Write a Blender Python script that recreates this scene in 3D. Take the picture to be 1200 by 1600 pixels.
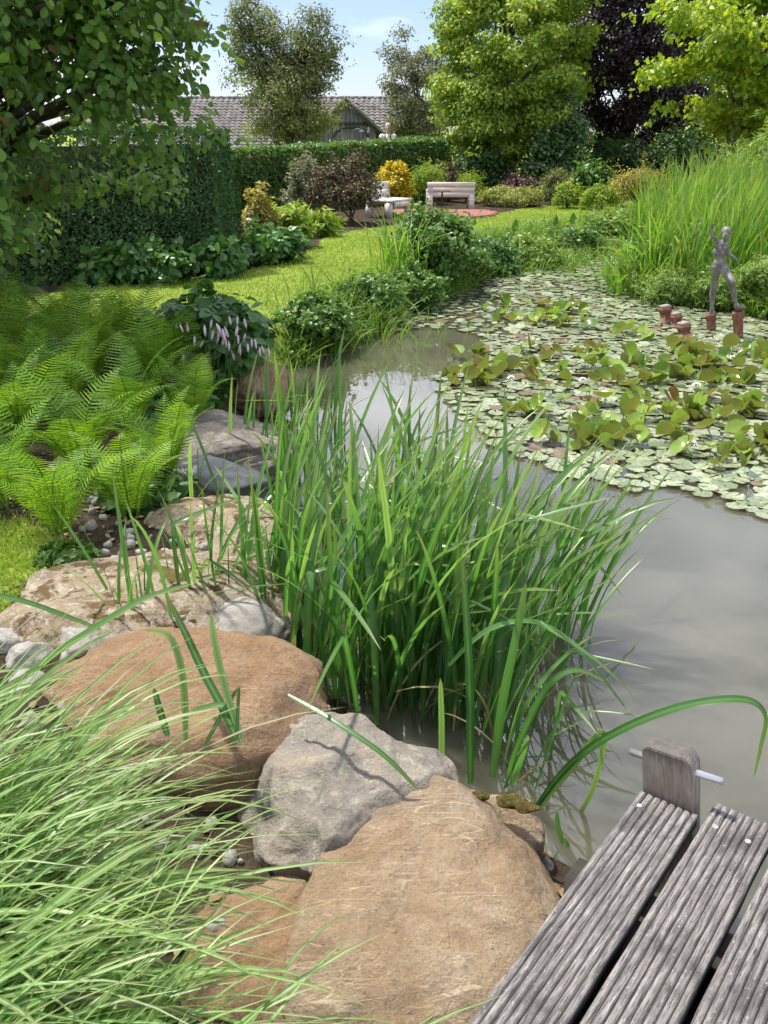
import bpy, bmesh, math, random
import numpy as np
from mathutils import Vector, Matrix, noise as mn

for o in list(bpy.data.objects): bpy.data.objects.remove(o)
S = bpy.context.scene
C = S.collection
R = math.radians

# ------------------------------------------------------------------ camera, sky, sun, exposure
F_PX, HC = 1370.0, 1.8                      # focal length in photo pixels, eye height above the water
PITCH = math.atan(595 / F_PX)               # horizon sits 595 px above the picture centre
cam = bpy.data.objects.new('camera', bpy.data.cameras.new('camera'))
C.objects.link(cam)
cam.location = (0, 0, HC)
cam.rotation_euler = (math.pi / 2 - PITCH, 0, 0)
cam.data.sensor_fit = 'VERTICAL'
cam.data.angle = 2 * math.atan(800 / F_PX)
cam.data.clip_start = 0.02
cam.data.clip_end = 3000
S.camera = cam

SUN_EL, SUN_AZ = R(63), R(-48)              # azimuth measured from +Y towards +X
sdir = Vector((math.sin(SUN_AZ) * math.cos(SUN_EL), math.cos(SUN_AZ) * math.cos(SUN_EL), math.sin(SUN_EL)))
CLOUD_OFF = (7.3, 4.0, 2.0)
W = bpy.data.worlds.new('World'); S.world = W; W.use_nodes = True
wn, wl = W.node_tree.nodes, W.node_tree.links
wn.clear()
wo = wn.new('ShaderNodeOutputWorld'); bg = wn.new('ShaderNodeBackground')
sky = wn.new('ShaderNodeTexSky'); sky.sky_type = 'NISHITA'; sky.sun_disc = False
sky.sun_elevation = SUN_EL; sky.sun_rotation = SUN_AZ
sky.air_density = 1.0; sky.dust_density = 0.4; sky.ozone_density = 2.5
tc = wn.new('ShaderNodeTexCoord'); mp = wn.new('ShaderNodeMapping')
mp.inputs['Scale'].default_value = (1, 1, 2.6); mp.inputs['Location'].default_value = CLOUD_OFF
nz = wn.new('ShaderNodeTexNoise'); nz.inputs['Scale'].default_value = 2.1; nz.inputs['Detail'].default_value = 7
nz.inputs['Roughness'].default_value = 0.55; nz.inputs['Distortion'].default_value = 0.4
cr = wn.new('ShaderNodeValToRGB'); cr.color_ramp.elements[0].position = 0.42; cr.color_ramp.elements[1].position = 0.6
cr.color_ramp.elements[0].color = (.06,) * 3 + (1,); cr.color_ramp.elements[1].color = (.92,) * 3 + (1,)
mx = wn.new('ShaderNodeMixRGB'); mx.inputs[2].default_value = (15.5, 15.5, 13.2, 1)
wl.new(tc.outputs['Generated'], mp.inputs[0]); wl.new(mp.outputs[0], nz.inputs['Vector'])
wl.new(nz.outputs[0], cr.inputs[0]); wl.new(cr.outputs[0], mx.inputs[0]); wl.new(sky.outputs[0], mx.inputs[1])
tint = wn.new('ShaderNodeMixRGB'); tint.blend_type = 'MULTIPLY'; tint.inputs[0].default_value = 1; tint.inputs[2].default_value = (.68, .7, .9, 1)
wl.new(mx.outputs[0], tint.inputs[1]); wl.new(tint.outputs[0], bg.inputs[0]); bg.inputs[1].default_value = 0.1
wl.new(bg.outputs[0], wo.inputs[0])

sun = bpy.data.objects.new('sun', bpy.data.lights.new('sun', 'SUN'))
C.objects.link(sun)
sun.data.energy = 3.9; sun.data.angle = R(3.0); sun.data.color = (1.0, 0.955, 0.88)
sun.rotation_euler = sdir.to_track_quat('Z', 'Y').to_euler()
S.view_settings.view_transform = 'Standard'; S.view_settings.look = 'None'
S.view_settings.exposure = 0.9; S.view_settings.gamma = 1
S.view_settings.use_curve_mapping = False
S.cycles.max_bounces = 4; S.cycles.diffuse_bounces = 2; S.cycles.glossy_bounces = 2
S.cycles.use_adaptive_sampling = True; S.cycles.adaptive_threshold = 0.03
S.cycles.transmission_bounces = 4; S.cycles.transparent_max_bounces = 8
S.cycles.sample_clamp_indirect = 6

# ------------------------------------------------------------------ measuring helpers (photo survey -> metres)
cP, sP = math.cos(PITCH), math.sin(PITCH)
def G(px, py, z=0.3):                       # the spot on level z seen at photo pixel (px, py)
    x = (px - 600) / F_PX; y = (py - 800) / F_PX
    t = (HC - z) / (sP + cP * y)
    return np.array([x * t, (cP - sP * y) * t, z])
def xa(px, Y, z=0.3): return (px - 600) / F_PX * (Y * cP - (z - HC) * sP)
def za(py, Y):
    v = (py - 800) / F_PX
    return HC - Y * (sP + v * cP) / (cP - v * sP)
def ppm(p): return F_PX / max(0.3, p[1] * cP - (p[2] - HC) * sP)

# ------------------------------------------------------------------ mesh helpers
def nrm(v): return v / np.maximum(np.linalg.norm(v, axis=-1, keepdims=True), 1e-9)
def frames(d, n):
    y = nrm(d); x = nrm(np.cross(y, n)); z = np.cross(x, y)
    return np.stack([x, y, z], -1)
def stamp(T, F, pos, Rm, s):
    n, k = len(pos), len(T)
    s = np.asarray(s, float)
    if s.ndim == 1: s = np.repeat(s[:, None], 3, 1)
    V = np.einsum('nij,nkj->nki', Rm, T[None] * s[:, None, :]) + pos[:, None, :]
    Fo = (F[None] + (np.arange(n) * k)[:, None, None]).reshape(-1, F.shape[1])
    return V.reshape(-1, 3), Fo
def joinVF(parts):
    Vs, Fs, o = [], [], 0
    for V, F in parts:
        Vs.append(V); Fs.append(np.asarray(F) + o); o += len(V)
    return np.concatenate(Vs), np.concatenate(Fs)
def mesh_data(name, V, F, mat=None, smooth=False, attrs=None):
    V = np.ascontiguousarray(V, dtype=np.float32)
    Fl = F if isinstance(F, list) else [F]
    Fl = [np.asarray(f, dtype=np.int32) for f in Fl if len(f)]
    me = bpy.data.meshes.new(name)
    me.vertices.add(len(V)); me.vertices.foreach_set('co', V.ravel())
    idx = np.concatenate([f.ravel() for f in Fl]); tot = np.concatenate([np.full(len(f), f.shape[1]) for f in Fl])
    st = np.concatenate([[0], np.cumsum(tot)[:-1]]).astype(np.int32)
    me.loops.add(len(idx)); me.loops.foreach_set('vertex_index', idx)
    me.polygons.add(len(tot)); me.polygons.foreach_set('loop_start', st)
    if attrs:
        for k, a in attrs.items():
            at_ = me.attributes.new(k, 'FLOAT', 'POINT'); at_.data.foreach_set('value', np.ascontiguousarray(a, dtype=np.float32))
    me.update(calc_edges=True)
    if smooth: me.polygons.foreach_set('use_smooth', np.ones(len(tot), bool))
    if mat: me.materials.append(mat)
    return me
def tag(o, label=None, cat=None, group=None, kind=None):
    if label: o['label'] = label
    if cat: o['category'] = cat
    if group: o['group'] = group
    if kind: o['kind'] = kind
    return o
def link(name, data, parent=None, loc=None, rot=None, scale=None):
    o = bpy.data.objects.new(name, data); C.objects.link(o)
    if parent: o.parent = parent
    if loc is not None: o.location = loc
    if rot is not None: o.rotation_euler = rot
    if scale is not None: o.scale = scale if hasattr(scale, '__len__') else (scale,) * 3
    return o
def thing(name, label, cat, loc, group=None, rz=0):
    o = link(name, None, loc=loc, rot=(0, 0, rz)); o.empty_display_size = .1
    return tag(o, label, cat, group)
def part(name, V, F, mat, parent, smooth=False, attrs=None, kind=None):   # V in world space; parent unrotated
    p = np.array(parent.location) if parent else np.zeros(3)
    q = parent
    while q is not None and q.parent is not None: q = q.parent; p = p + np.array(q.location)
    o = link(name, mesh_data(name, V - p, F, mat, smooth, attrs), parent)
    if kind: o['kind'] = kind
    return o
def tube(P, r, k=7, cap=True):
    P = np.asarray(P, float); n = len(P); r = np.broadcast_to(np.asarray(r, float), (n,))
    t = nrm(np.gradient(P, axis=0))
    ref = np.array([0, 0, 1.]) if abs(t[:, 2]).mean() < .9 else np.array([1., 0, 0])
    a = nrm(np.cross(t, ref)); b = np.cross(t, a)
    ang = np.arange(k) / k * 2 * np.pi
    V = P[:, None] + r[:, None, None] * (np.cos(ang)[None, :, None] * a[:, None] + np.sin(ang)[None, :, None] * b[:, None])
    V = V.reshape(-1, 3)
    i, j = np.meshgrid(np.arange(n - 1), np.arange(k), indexing='ij')
    F = np.stack([i * k + j, i * k + (j + 1) % k, (i + 1) * k + (j + 1) % k, (i + 1) * k + j], -1).reshape(-1, 4)
    if cap:
        V = np.concatenate([V, P[:1], P[-1:]])
        j = np.arange(k)
        F = np.concatenate([F, np.stack([(j + 1) % k, j, np.full(k, n * k), np.full(k, n * k)], -1)[:, [0, 1, 2, 2]],
                            np.stack([(n - 1) * k + j, (n - 1) * k + (j + 1) % k, np.full(k, n * k + 1)], -1)[:, [0, 1, 2, 2]]])
    return V, F
def clean(me):                                # drop doubled corners of capped tubes
    bm = bmesh.new(); bm.from_mesh(me); bmesh.ops.dissolve_degenerate(bm, dist=1e-6, edges=bm.edges); bm.to_mesh(me); bm.free()
def boxVF(c, h, rz=0, ax=None):
    T = np.array([[-1, -1, -1], [1, -1, -1], [1, 1, -1], [-1, 1, -1], [-1, -1, 1], [1, -1, 1], [1, 1, 1], [-1, 1, 1]], float) * np.asarray(h)
    M = np.array([[math.cos(rz), -math.sin(rz), 0], [math.sin(rz), math.cos(rz), 0], [0, 0, 1]]) if ax is None else np.asarray(ax).T
    return T @ M.T + np.asarray(c), np.array([[0, 3, 2, 1], [4, 5, 6, 7], [0, 1, 5, 4], [1, 2, 6, 5], [2, 3, 7, 6], [3, 0, 4, 7]])
def lathe(prof, k=20, c=(0, 0, 0)):
    prof = np.asarray(prof, float); n = len(prof); a = np.arange(k) / k * 2 * np.pi
    V = np.stack([prof[:, 0:1] * np.cos(a), prof[:, 0:1] * np.sin(a), np.repeat(prof[:, 1:2], k, 1)], -1).reshape(-1, 3) + np.asarray(c)
    i, j = np.meshgrid(np.arange(n - 1), np.arange(k), indexing='ij')
    return V, np.stack([i * k + j, i * k + (j + 1) % k, (i + 1) * k + (j + 1) % k, (i + 1) * k + j], -1).reshape(-1, 4)

# leaf shapes: stalk at the origin, tip along +y, upper face +z
LEAF2 = (np.array([[0, 0, 0], [.3, .45, .07], [0, 1, -.06], [-.3, .45, .07]], float), np.array([[0, 1, 2], [0, 2, 3]]))
NARROW2 = (np.array([[0, 0, 0], [.11, .4, .03], [0, 1, -.12], [-.11, .4, .03]], float), np.array([[0, 1, 2], [0, 2, 3]]))
LEAF6 = (np.array([[0, 0, 0], [.24, .2, .04], [.34, .48, .06], [.22, .78, .02], [0, 1, -.1], [-.22, .78, .02], [-.34, .48, .06], [-.24, .2, .04], [0, .5, -.01]], float),
         np.array([[0, 1, 8], [1, 2, 8], [2, 3, 8], [3, 4, 8], [4, 5, 8], [5, 6, 8], [6, 7, 8], [7, 0, 8]]))
_ok = [(.22, .22), (.13, .36), (.38, .58), (.17, .7), (0, 1)]
_op = [(0, 0)] + _ok + [(-x, y) for x, y in _ok[-2::-1]]
OAK = (np.array([[x, y, abs(x) * .25 - .1 * y * y] for x, y in _op] + [[0, .5, -.02]], float),
       np.array([[i, (i + 1) % len(_op), len(_op)] for i in range(len(_op))]))

def single_leaves(name, V, F, pos, T, n, mat, root, score):
    """takes the n leaves that show largest out of a stamped mass and links each as a part; returns the rest of the mass"""
    k, f = len(T[0]), len(T[1]); Vl = V.reshape(-1, k, 3); pick = np.argsort(-score)[:n]; keep = np.ones(len(Vl), bool); keep[pick] = False
    base = np.array(root.location); me = mesh_data(name, T[0], T[1], mat)
    A = np.linalg.pinv(np.column_stack([T[0], np.ones(k)]))
    for q in pick:
        X = (A @ Vl[q]).T                    # the leaf's own turn and size
        M = Matrix(X[:, :3].tolist()).to_4x4(); M.translation = Vector(X[:, 3] - base)
        link(name, me, root).matrix_local = M
    m = int(keep.sum())
    return Vl[keep].reshape(-1, 3), (T[1][None] + (np.arange(m) * k)[:, None, None]).reshape(-1, T[1].shape[1])
def show_score(pos):
    d = pos[:, 1] * cP - (pos[:, 2] - HC) * sP; v = -(pos[:, 1] * sP + (pos[:, 2] - HC) * cP) / np.maximum(d, .1); u = pos[:, 0] / np.maximum(d, .1)
    return np.where((abs(u) < 600 / F_PX) & (abs(v) < 800 / F_PX), 1 / np.maximum(d, .1), 0)
def leaves(rng, pos, out, size, T=LEAF2, up=.5, jit=.8, droop=0.0, sj=.35):
    n = len(pos)
    nor = nrm(out * .7 + np.array([0, 0, up]) + rng.normal(0, jit * .6, (n, 3)))
    d = rng.normal(0, 1, (n, 3)) + out * .8; d[:, 2] -= droop
    d = d - nor * (d * nor).sum(1, keepdims=True)
    s = size * (1 + rng.uniform(-sj, sj, n))
    return stamp(T[0], T[1], pos, frames(d, nor), s)

def blades(base, az, th0, bend, L, w, seg=6, p=1.4, fold=0.0, twist=None, rib=False, kink=None):
    n = len(base); t = np.linspace(0, 1, seg + 1)
    th = th0[:, None] + bend[:, None] * t[None] ** p
    if kink is not None: th = th + kink[:, None] * (t[None] > .55)
    ds = (L / seg)[:, None]
    r = np.concatenate([np.zeros((n, 1)), np.cumsum(np.sin(th[:, :-1]) * ds, 1)], 1)
    z = np.concatenate([np.zeros((n, 1)), np.cumsum(np.cos(th[:, :-1]) * ds, 1)], 1)
    h = np.stack([np.cos(az), np.sin(az), np.zeros(n)], -1)
    up = np.array([0, 0, 1.])
    cen = base[:, None] + r[..., None] * h[:, None] + z[..., None] * up
    side = np.stack([-np.sin(az), np.cos(az), np.zeros(n)], -1)[:, None]
    nor = np.cos(th)[..., None] * h[:, None] - np.sin(th)[..., None] * up
    tw = (twist if twist is not None else np.zeros(n))[:, None] * (0.25 + t[None])
    sd = np.cos(tw)[..., None] * side + np.sin(tw)[..., None] * nor
    nn = -np.sin(tw)[..., None] * side + np.cos(tw)[..., None] * nor
    wp = np.minimum(1, .62 + .9 * t) * np.sqrt(np.maximum(0, 1 - t ** 2.6))
    wp[-1] = .02
    hw = (w[:, None] * wp[None] / 2)[..., None]
    if rib:
        A = np.stack([cen - sd * hw, cen + nn * hw * fold, cen + sd * hw], 2); k = 3
    else:
        A = np.stack([cen - sd * hw, cen + sd * hw], 2); k = 2
    V = A.reshape(-1, 3)
    i, s_, c_ = np.meshgrid(np.arange(n), np.arange(seg), np.arange(k - 1), indexing='ij')
    b0 = i * (seg + 1) * k + s_ * k + c_
    F = np.stack([b0, b0 + 1, b0 + k + 1, b0 + k], -1).reshape(-1, 4)
    at_ = {'along': np.tile(np.repeat(t, k), n)}
    if rib: at_['rib'] = np.tile(np.array([0, 1, 0.]), n * (seg + 1))
    return V, F, at_

# ------------------------------------------------------------------ materials
MATS = {}
def newmat(name):
    m = bpy.data.materials.new(name); m.use_nodes = True
    nt = m.node_tree; nt.nodes.clear()
    return m, nt.nodes, nt.links, nt.nodes.new('ShaderNodeOutputMaterial')
def ramp(nd, ln, src, stops):
    c = nd.new('ShaderNodeValToRGB'); e = c.color_ramp.elements
    while len(e) < len(stops): e.new(.5)
    for k, (p, col) in enumerate(stops):
        e[k].position = p; e[k].color = (*col, 1) if len(col) == 3 else col
    ln.new(src, c.inputs[0]); return c.outputs[0]
def noise_tex(nd, ln, scale, detail=4, rough=.55, vec=None, dist=0):
    n = nd.new('ShaderNodeTexNoise'); n.inputs['Scale'].default_value = scale; n.inputs['Detail'].default_value = detail
    n.inputs['Roughness'].default_value = rough; n.inputs['Distortion'].default_value = dist
    if vec is not None: ln.new(vec, n.inputs['Vector'])
    return n.outputs[0]
def math_n(nd, ln, op, a, b=None):
    m = nd.new('ShaderNodeMath'); m.operation = op
    for i, v in enumerate((a, b)):
        if v is None: continue
        if hasattr(v, 'links'): ln.new(v, m.inputs[i])
        else: m.inputs[i].default_value = v
    return m.outputs[0]
def mixc(nd, ln, fac, a, b, mode='MIX'):
    m = nd.new('ShaderNodeMixRGB'); m.blend_type = mode
    for i, v in enumerate((fac, a, b)):
        if hasattr(v, 'links'): ln.new(v, m.inputs[i])
        elif i == 0: m.inputs[0].default_value = v
        else: m.inputs[i].default_value = (*v, 1)
    return m.outputs[0]
def foliage(name, c1, c2, trans=.35, rough=.5, under=None, tip=None, rib=None, odd=None, spec=.35, tcol=None, gain=1.15, mottle=None):
    """leaf colour varies from leaf to leaf between c1 and c2; under = lower face, tip / rib = blade tip and midrib, odd = a few off-colour leaves"""
    m, nd, ln, out = newmat(name)
    geo = nd.new('ShaderNodeNewGeometry'); oi = nd.new('ShaderNodeObjectInfo')
    rnd = math_n(nd, ln, 'FRACT', math_n(nd, ln, 'ADD', geo.outputs['Random Per Island'], oi.outputs['Random']))
    big = noise_tex(nd, ln, 1.7, 3, .6, geo.outputs['Position'])
    f = math_n(nd, ln, 'ADD', math_n(nd, ln, 'MULTIPLY', rnd, .75), math_n(nd, ln, 'MULTIPLY', math_n(nd, ln, 'SUBTRACT', big, .38), .9))
    c1, c2 = (tuple(min(.8, v * gain) for v in c) for c in (c1, c2))
    stops = [(0.05, c1), (.9, c2)]
    col = ramp(nd, ln, f, stops)
    if mottle:
        mo = noise_tex(nd, ln, mottle[1], 4, .65, geo.outputs['Position'])
        col = mixc(nd, ln, ramp(nd, ln, mo, [(.45, (0, 0, 0)), (.62, (mottle[2],) * 3)]), col, mottle[0])
    if odd:
        col = mixc(nd, ln, math_n(nd, ln, 'GREATER_THAN', math_n(nd, ln, 'FRACT', math_n(nd, ln, 'MULTIPLY', rnd, 7.31)), 1 - odd[1]), col, odd[0])
    if tip:
        a = nd.new('ShaderNodeAttribute'); a.attribute_name = 'along'
        g = math_n(nd, ln, 'MULTIPLY', math_n(nd, ln, 'POWER', a.outputs['Fac'], 7.0), .7)
        col = mixc(nd, ln, g, col, tip)
    if rib:
        a = nd.new('ShaderNodeAttribute'); a.attribute_name = 'rib'
        g = ramp(nd, ln, a.outputs['Fac'], [(.55, (0, 0, 0)), (.9, (.8, .8, .8))])
        col = mixc(nd, ln, g, col, rib)
    if under: col = mixc(nd, ln, geo.outputs['Backfacing'], col, under)
    b = nd.new('ShaderNodeBsdfPrincipled'); ln.new(col, b.inputs['Base Color'])
    b.inputs['Roughness'].default_value = rough; b.inputs['Specular IOR Level'].default_value = spec
    t = nd.new('ShaderNodeBsdfTranslucent')
    tc_ = mixc(nd, ln, 1.0, col, tcol or (1.25, 1.2, .55), 'MULTIPLY'); ln.new(tc_, t.inputs[0])
    mxs = nd.new('ShaderNodeMixShader'); mxs.inputs[0].default_value = trans
    ln.new(b.outputs[0], mxs.inputs[1]); ln.new(t.outputs[0], mxs.inputs[2]); ln.new(mxs.outputs[0], out.inputs[0])
    return m
def solid(name, build, rough=.8, spec=.3, metal=0, bump=None, disp=.01):
    """build(nodes, links, coord) -> (colour socket, height socket or None)"""
    m, nd, ln, out = newmat(name)
    co = nd.new('ShaderNodeTexCoord').outputs['Object']
    col, hgt = build(nd, ln, co)
    b = nd.new('ShaderNodeBsdfPrincipled')
    if hasattr(col, 'links'): ln.new(col, b.inputs['Base Color'])
    else: b.inputs['Base Color'].default_value = (*col, 1)
    b.inputs['Roughness'].default_value = rough; b.inputs['Specular IOR Level'].default_value = spec; b.inputs['Metallic'].default_value = metal
    if hgt is not None:
        bp = nd.new('ShaderNodeBump'); bp.inputs['Strength'].default_value = bump or .5; bp.inputs['Distance'].default_value = disp
        ln.new(hgt, bp.inputs['Height']); ln.new(bp.outputs[0], b.inputs['Normal'])
    ln.new(b.outputs[0], out.inputs[0]); return m
def scaled(nd, ln, co, s, rot=(0, 0, 0)):
    m = nd.new('ShaderNodeMapping'); m.inputs['Scale'].default_value = s; m.inputs['Rotation'].default_value = rot
    ln.new(co, m.inputs[0]); return m.outputs[0]

def _bark(c1, c2):
    def f(nd, ln, co):
        n = noise_tex(nd, ln, 9, 6, .65, scaled(nd, ln, co, (3, 3, .6)))
        return ramp(nd, ln, n, [(.3, c1), (.7, c2)]), n
    return f
BARK = solid('bark', _bark((.035, .03, .022), (.13, .115, .085)), .9, .2, bump=.8, disp=.02)
BARK_PALE = solid('bark_pale', _bark((.09, .08, .06), (.2, .18, .14)), .9, .2, bump=.8, disp=.02)

def _rock(c1, c2, c3, dark, vein=0, lich=0, moss=0, scale=5):
    def f(nd, ln, co):
        n1 = noise_tex(nd, ln, scale, 8, .62, co, .4)
        n2 = noise_tex(nd, ln, scale * 5, 9, .68, co)
        n3 = noise_tex(nd, ln, scale * .7, 4, .5, co, .8)
        k_ = lambda c: tuple(v * .84 for v in c)
        col = ramp(nd, ln, n1, [(.32, k_(c1)), (.5, k_(c2)), (.68, k_(c3))])
        col = mixc(nd, ln, ramp(nd, ln, n2, [(.3, (.55, .55, .55)), (.5, (0, 0, 0))]), col, dark)
        col = mixc(nd, ln, ramp(nd, ln, n3, [(.56, (0, 0, 0)), (.7, (.6, .6, .6))]), col, dark)
        n4 = noise_tex(nd, ln, scale * 22, 5, .75, co)
        col = mixc(nd, ln, ramp(nd, ln, n4, [(.36, (.75, .75, .75)), (.46, (0, 0, 0))]), col, dark)
        col = mixc(nd, ln, ramp(nd, ln, n4, [(.58, (0, 0, 0)), (.68, (.5, .5, .5))]), col, tuple(min(.6, v * 1.25) for v in c3))
        ck = math_n(nd, ln, 'ABSOLUTE', math_n(nd, ln, 'SUBTRACT', noise_tex(nd, ln, scale * .8, 5, .6, scaled(nd, ln, co, (1, 1, 1), (.4, 1.2, .3)), .3), .5))
        crk = ramp(nd, ln, ck, [(.0, (.6, .6, .6)), (.02, (0, 0, 0))])
        h = math_n(nd, ln, 'ADD', math_n(nd, ln, 'MULTIPLY', n1, .8), math_n(nd, ln, 'SUBTRACT', math_n(nd, ln, 'ADD', math_n(nd, ln, 'MULTIPLY', n2, .6), math_n(nd, ln, 'MULTIPLY', n4, .25)), math_n(nd, ln, 'MULTIPLY', crk, .12)))
        if vein:
            for sc, rot, k in ((2.6, (.3, .2, .5), 1), (4.2, (1.1, .4, 1.9), .8), (6.1, (.2, 1.3, 2.7), .7)):
                v = noise_tex(nd, ln, sc, 2, .5, scaled(nd, ln, co, (.7, 5.5, 1.6), rot), .25)
                a = math_n(nd, ln, 'ABSOLUTE', math_n(nd, ln, 'SUBTRACT', v, .5))
                line = ramp(nd, ln, a, [(.0015, (vein * k,) * 3), (.006, (0, 0, 0))])
                msk = ramp(nd, ln, noise_tex(nd, ln, 3.3 + sc, 2, .5, co), [(.45, (0, 0, 0)), (.6, (1, 1, 1))])
                col = mixc(nd, ln, math_n(nd, ln, 'MULTIPLY', line, msk), col, (.62, .5, .34))
        if lich:
            v = noise_tex(nd, ln, scale * 4.5, 5, .7, co, .6)
            col = mixc(nd, ln, ramp(nd, ln, v, [(.55, (0, 0, 0)), (.62, (lich,) * 3)]), col, (.5, .47, .38))
            v = noise_tex(nd, ln, scale * 2.7, 6, .7, scaled(nd, ln, co, (1, 1, 1), (1, 2, 0)), .6)
            col = mixc(nd, ln, ramp(nd, ln, v, [(.6, (0, 0, 0)), (.66, (lich * .8,) * 3)]), col, (.085, .08, .065))
        if moss:
            v = noise_tex(nd, ln, scale * 1.7, 6, .7, scaled(nd, ln, co, (1, 1, 1), (2, 0, 1)), .5)
            mk_ = ramp(nd, ln, v, [(.54, (0, 0, 0)), (.6, (moss,) * 3)])
            col = mixc(nd, ln, mk_, col, (.14, .085, .02))
            h = math_n(nd, ln, 'ADD', h, math_n(nd, ln, 'MULTIPLY', mk_, math_n(nd, ln, 'MULTIPLY', n2, .8)))
        return col, h
    return f
ROCK_SAND = solid('sandstone', _rock((.27, .16, .08), (.345, .215, .115), (.4, .28, .17), (.16, .1, .065), vein=.35, lich=.08, scale=5), .88, .25, bump=1, disp=.03)
ROCK_OCHRE = solid('ochre_stone', _rock((.29, .19, .105), (.385, .275, .165), (.45, .355, .24), (.19, .14, .095), vein=.75, lich=.12, scale=5.5), .88, .25, bump=1, disp=.03)
ROCK_GREY = solid('grey_stone', _rock((.25, .22, .18), (.34, .3, .245), (.44, .35, .25), (.16, .145, .125), lich=.4, scale=6), .88, .25, bump=1, disp=.025)
ROCK_MOSSY = solid('mossy_stone', _rock((.29, .2, .125), (.38, .3, .2), (.45, .385, .29), (.15, .11, .075), lich=.6, moss=.9, scale=6), .92, .2, bump=.9, disp=.025)
ROCK_SLATE = solid('slate_stone', _rock((.12, .1, .082), (.18, .152, .125), (.25, .205, .165), (.06, .05, .045), lich=.35, scale=5), .7, .4, bump=.8, disp=.02)
ROCK_WET = solid('wet_stone', _rock((.06, .062, .066), (.09, .092, .095), (.13, .13, .125), (.04, .04, .04), scale=5), .22, .6, bump=.4, disp=.01)
ROCK_PALE = solid('pale_stone', _rock((.27, .25, .22), (.35, .325, .29), (.42, .4, .36), (.22, .2, .18), lich=.4, scale=8), .85, .25, bump=.6, disp=.012)
def _mossf(nd, ln, co):
    n = noise_tex(nd, ln, 60, 5, .7, co)
    return ramp(nd, ln, n, [(.3, (.02, .017, .006)), (.55, (.09, .07, .02)), (.75, (.2, .15, .05))]), n
MOSS = solid('moss', _mossf, .95, .1, bump=1, disp=.01)

def _wood(nd, ln, co):                      # weathered decking, grain along local y
    g1 = noise_tex(nd, ln, 22, 8, .75, scaled(nd, ln, co, (6, .4, 3)), .15)
    g2 = noise_tex(nd, ln, 70, 6, .8, scaled(nd, ln, co, (5, .3, 4)))
    bl = noise_tex(nd, ln, 6, 5, .6, co, .5)
    sp = noise_tex(nd, ln, 160, 3, .6, scaled(nd, ln, co, (1, .4, 1)))
    col = ramp(nd, ln, g1, [(.3, (.03, .026, .024)), (.42, (.17, .152, .145)), (.54, (.29, .268, .247)), (.7, (.46, .437, .405))])
    col = mixc(nd, ln, ramp(nd, ln, g2, [(.4, (.9, .9, .9)), (.5, (0, 0, 0))]), col, (.045, .04, .038))
    col = mixc(nd, ln, ramp(nd, ln, bl, [(.5, (0, 0, 0)), (.68, (.75, .75, .75))]), col, (.06, .055, .052))
    col = mixc(nd, ln, ramp(nd, ln, sp, [(.64, (0, 0, 0)), (.7, (.75, .75, .75))]), col, (.5, .48, .45))
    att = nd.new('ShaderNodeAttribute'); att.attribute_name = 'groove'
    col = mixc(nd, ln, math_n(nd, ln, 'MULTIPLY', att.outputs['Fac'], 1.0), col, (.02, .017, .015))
    return col, math_n(nd, ln, 'ADD', g1, math_n(nd, ln, 'MULTIPLY', g2, .6))
WOOD_DECK = solid('weathered_decking', _wood, .85, .25, bump=.9, disp=.006)
def _post(nd, ln, co):
    g1 = noise_tex(nd, ln, 22, 6, .7, scaled(nd, ln, co, (3, 3, .3)), .3)
    bl = noise_tex(nd, ln, 25, 4, .6, scaled(nd, ln, co, (1, 1, .5)))
    sp = nd.new('ShaderNodeSeparateXYZ'); ln.new(co, sp.inputs[0])
    top = ramp(nd, ln, math_n(nd, ln, 'ADD', sp.outputs[2], math_n(nd, ln, 'MULTIPLY', bl, .05)), [(.85, (0, 0, 0)), (.89, (.8, .8, .8))])
    col = ramp(nd, ln, g1, [(.3, (.13, .105, .08)), (.5, (.27, .22, .175)), (.72, (.4, .35, .3))])
    col = mixc(nd, ln, ramp(nd, ln, bl, [(.6, (0, 0, 0)), (.67, (.7, .7, .7))]), col, (.5, .45, .38))
    col = mixc(nd, ln, top, col, (.06, .06, .055))
    return col, g1
WOOD_POST = solid('weathered_post_wood', _post, .85, .25, bump=.8, disp=.006)
def _bench(nd, ln, co):
    g = noise_tex(nd, ln, 10, 5, .6, scaled(nd, ln, co, (.6, 4, 5)))
    return ramp(nd, ln, g, [(.3, (.5, .46, .4)), (.7, (.76, .72, .65))]), g
WOOD_BENCH = solid('silvered_bench_wood', _bench, .8, .25, bump=.4, disp=.005)
def _barnw(nd, ln, co):
    g = noise_tex(nd, ln, 7, 5, .65, scaled(nd, ln, co, (5, 5, .5)))
    oi = nd.new('ShaderNodeObjectInfo')
    c = ramp(nd, ln, g, [(.3, (.1, .095, .09)), (.7, (.24, .225, .21))])
    return mixc(nd, ln, math_n(nd, ln, 'MULTIPLY', oi.outputs['Random'], .35), c, (.09, .08, .075)), g
WOOD_BARN = solid('grey_barn_board', _barnw, .9, .2, bump=.4, disp=.01)
def _flat(c, v=.25, sc=20):
    def f(nd, ln, co):
        n = noise_tex(nd, ln, sc, 5, .6, co)
        return ramp(nd, ln, n, [(.3, tuple(x * (1 - v) for x in c)), (.7, tuple(x * (1 + v) for x in c))]), n
    return f
STEEL = solid('steel', _flat((.6, .6, .6), .08), .35, .5, metal=.85)
GALV = solid('galvanised', _flat((.42, .41, .4), .25, 160), .5, .5, metal=.6)
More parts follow.
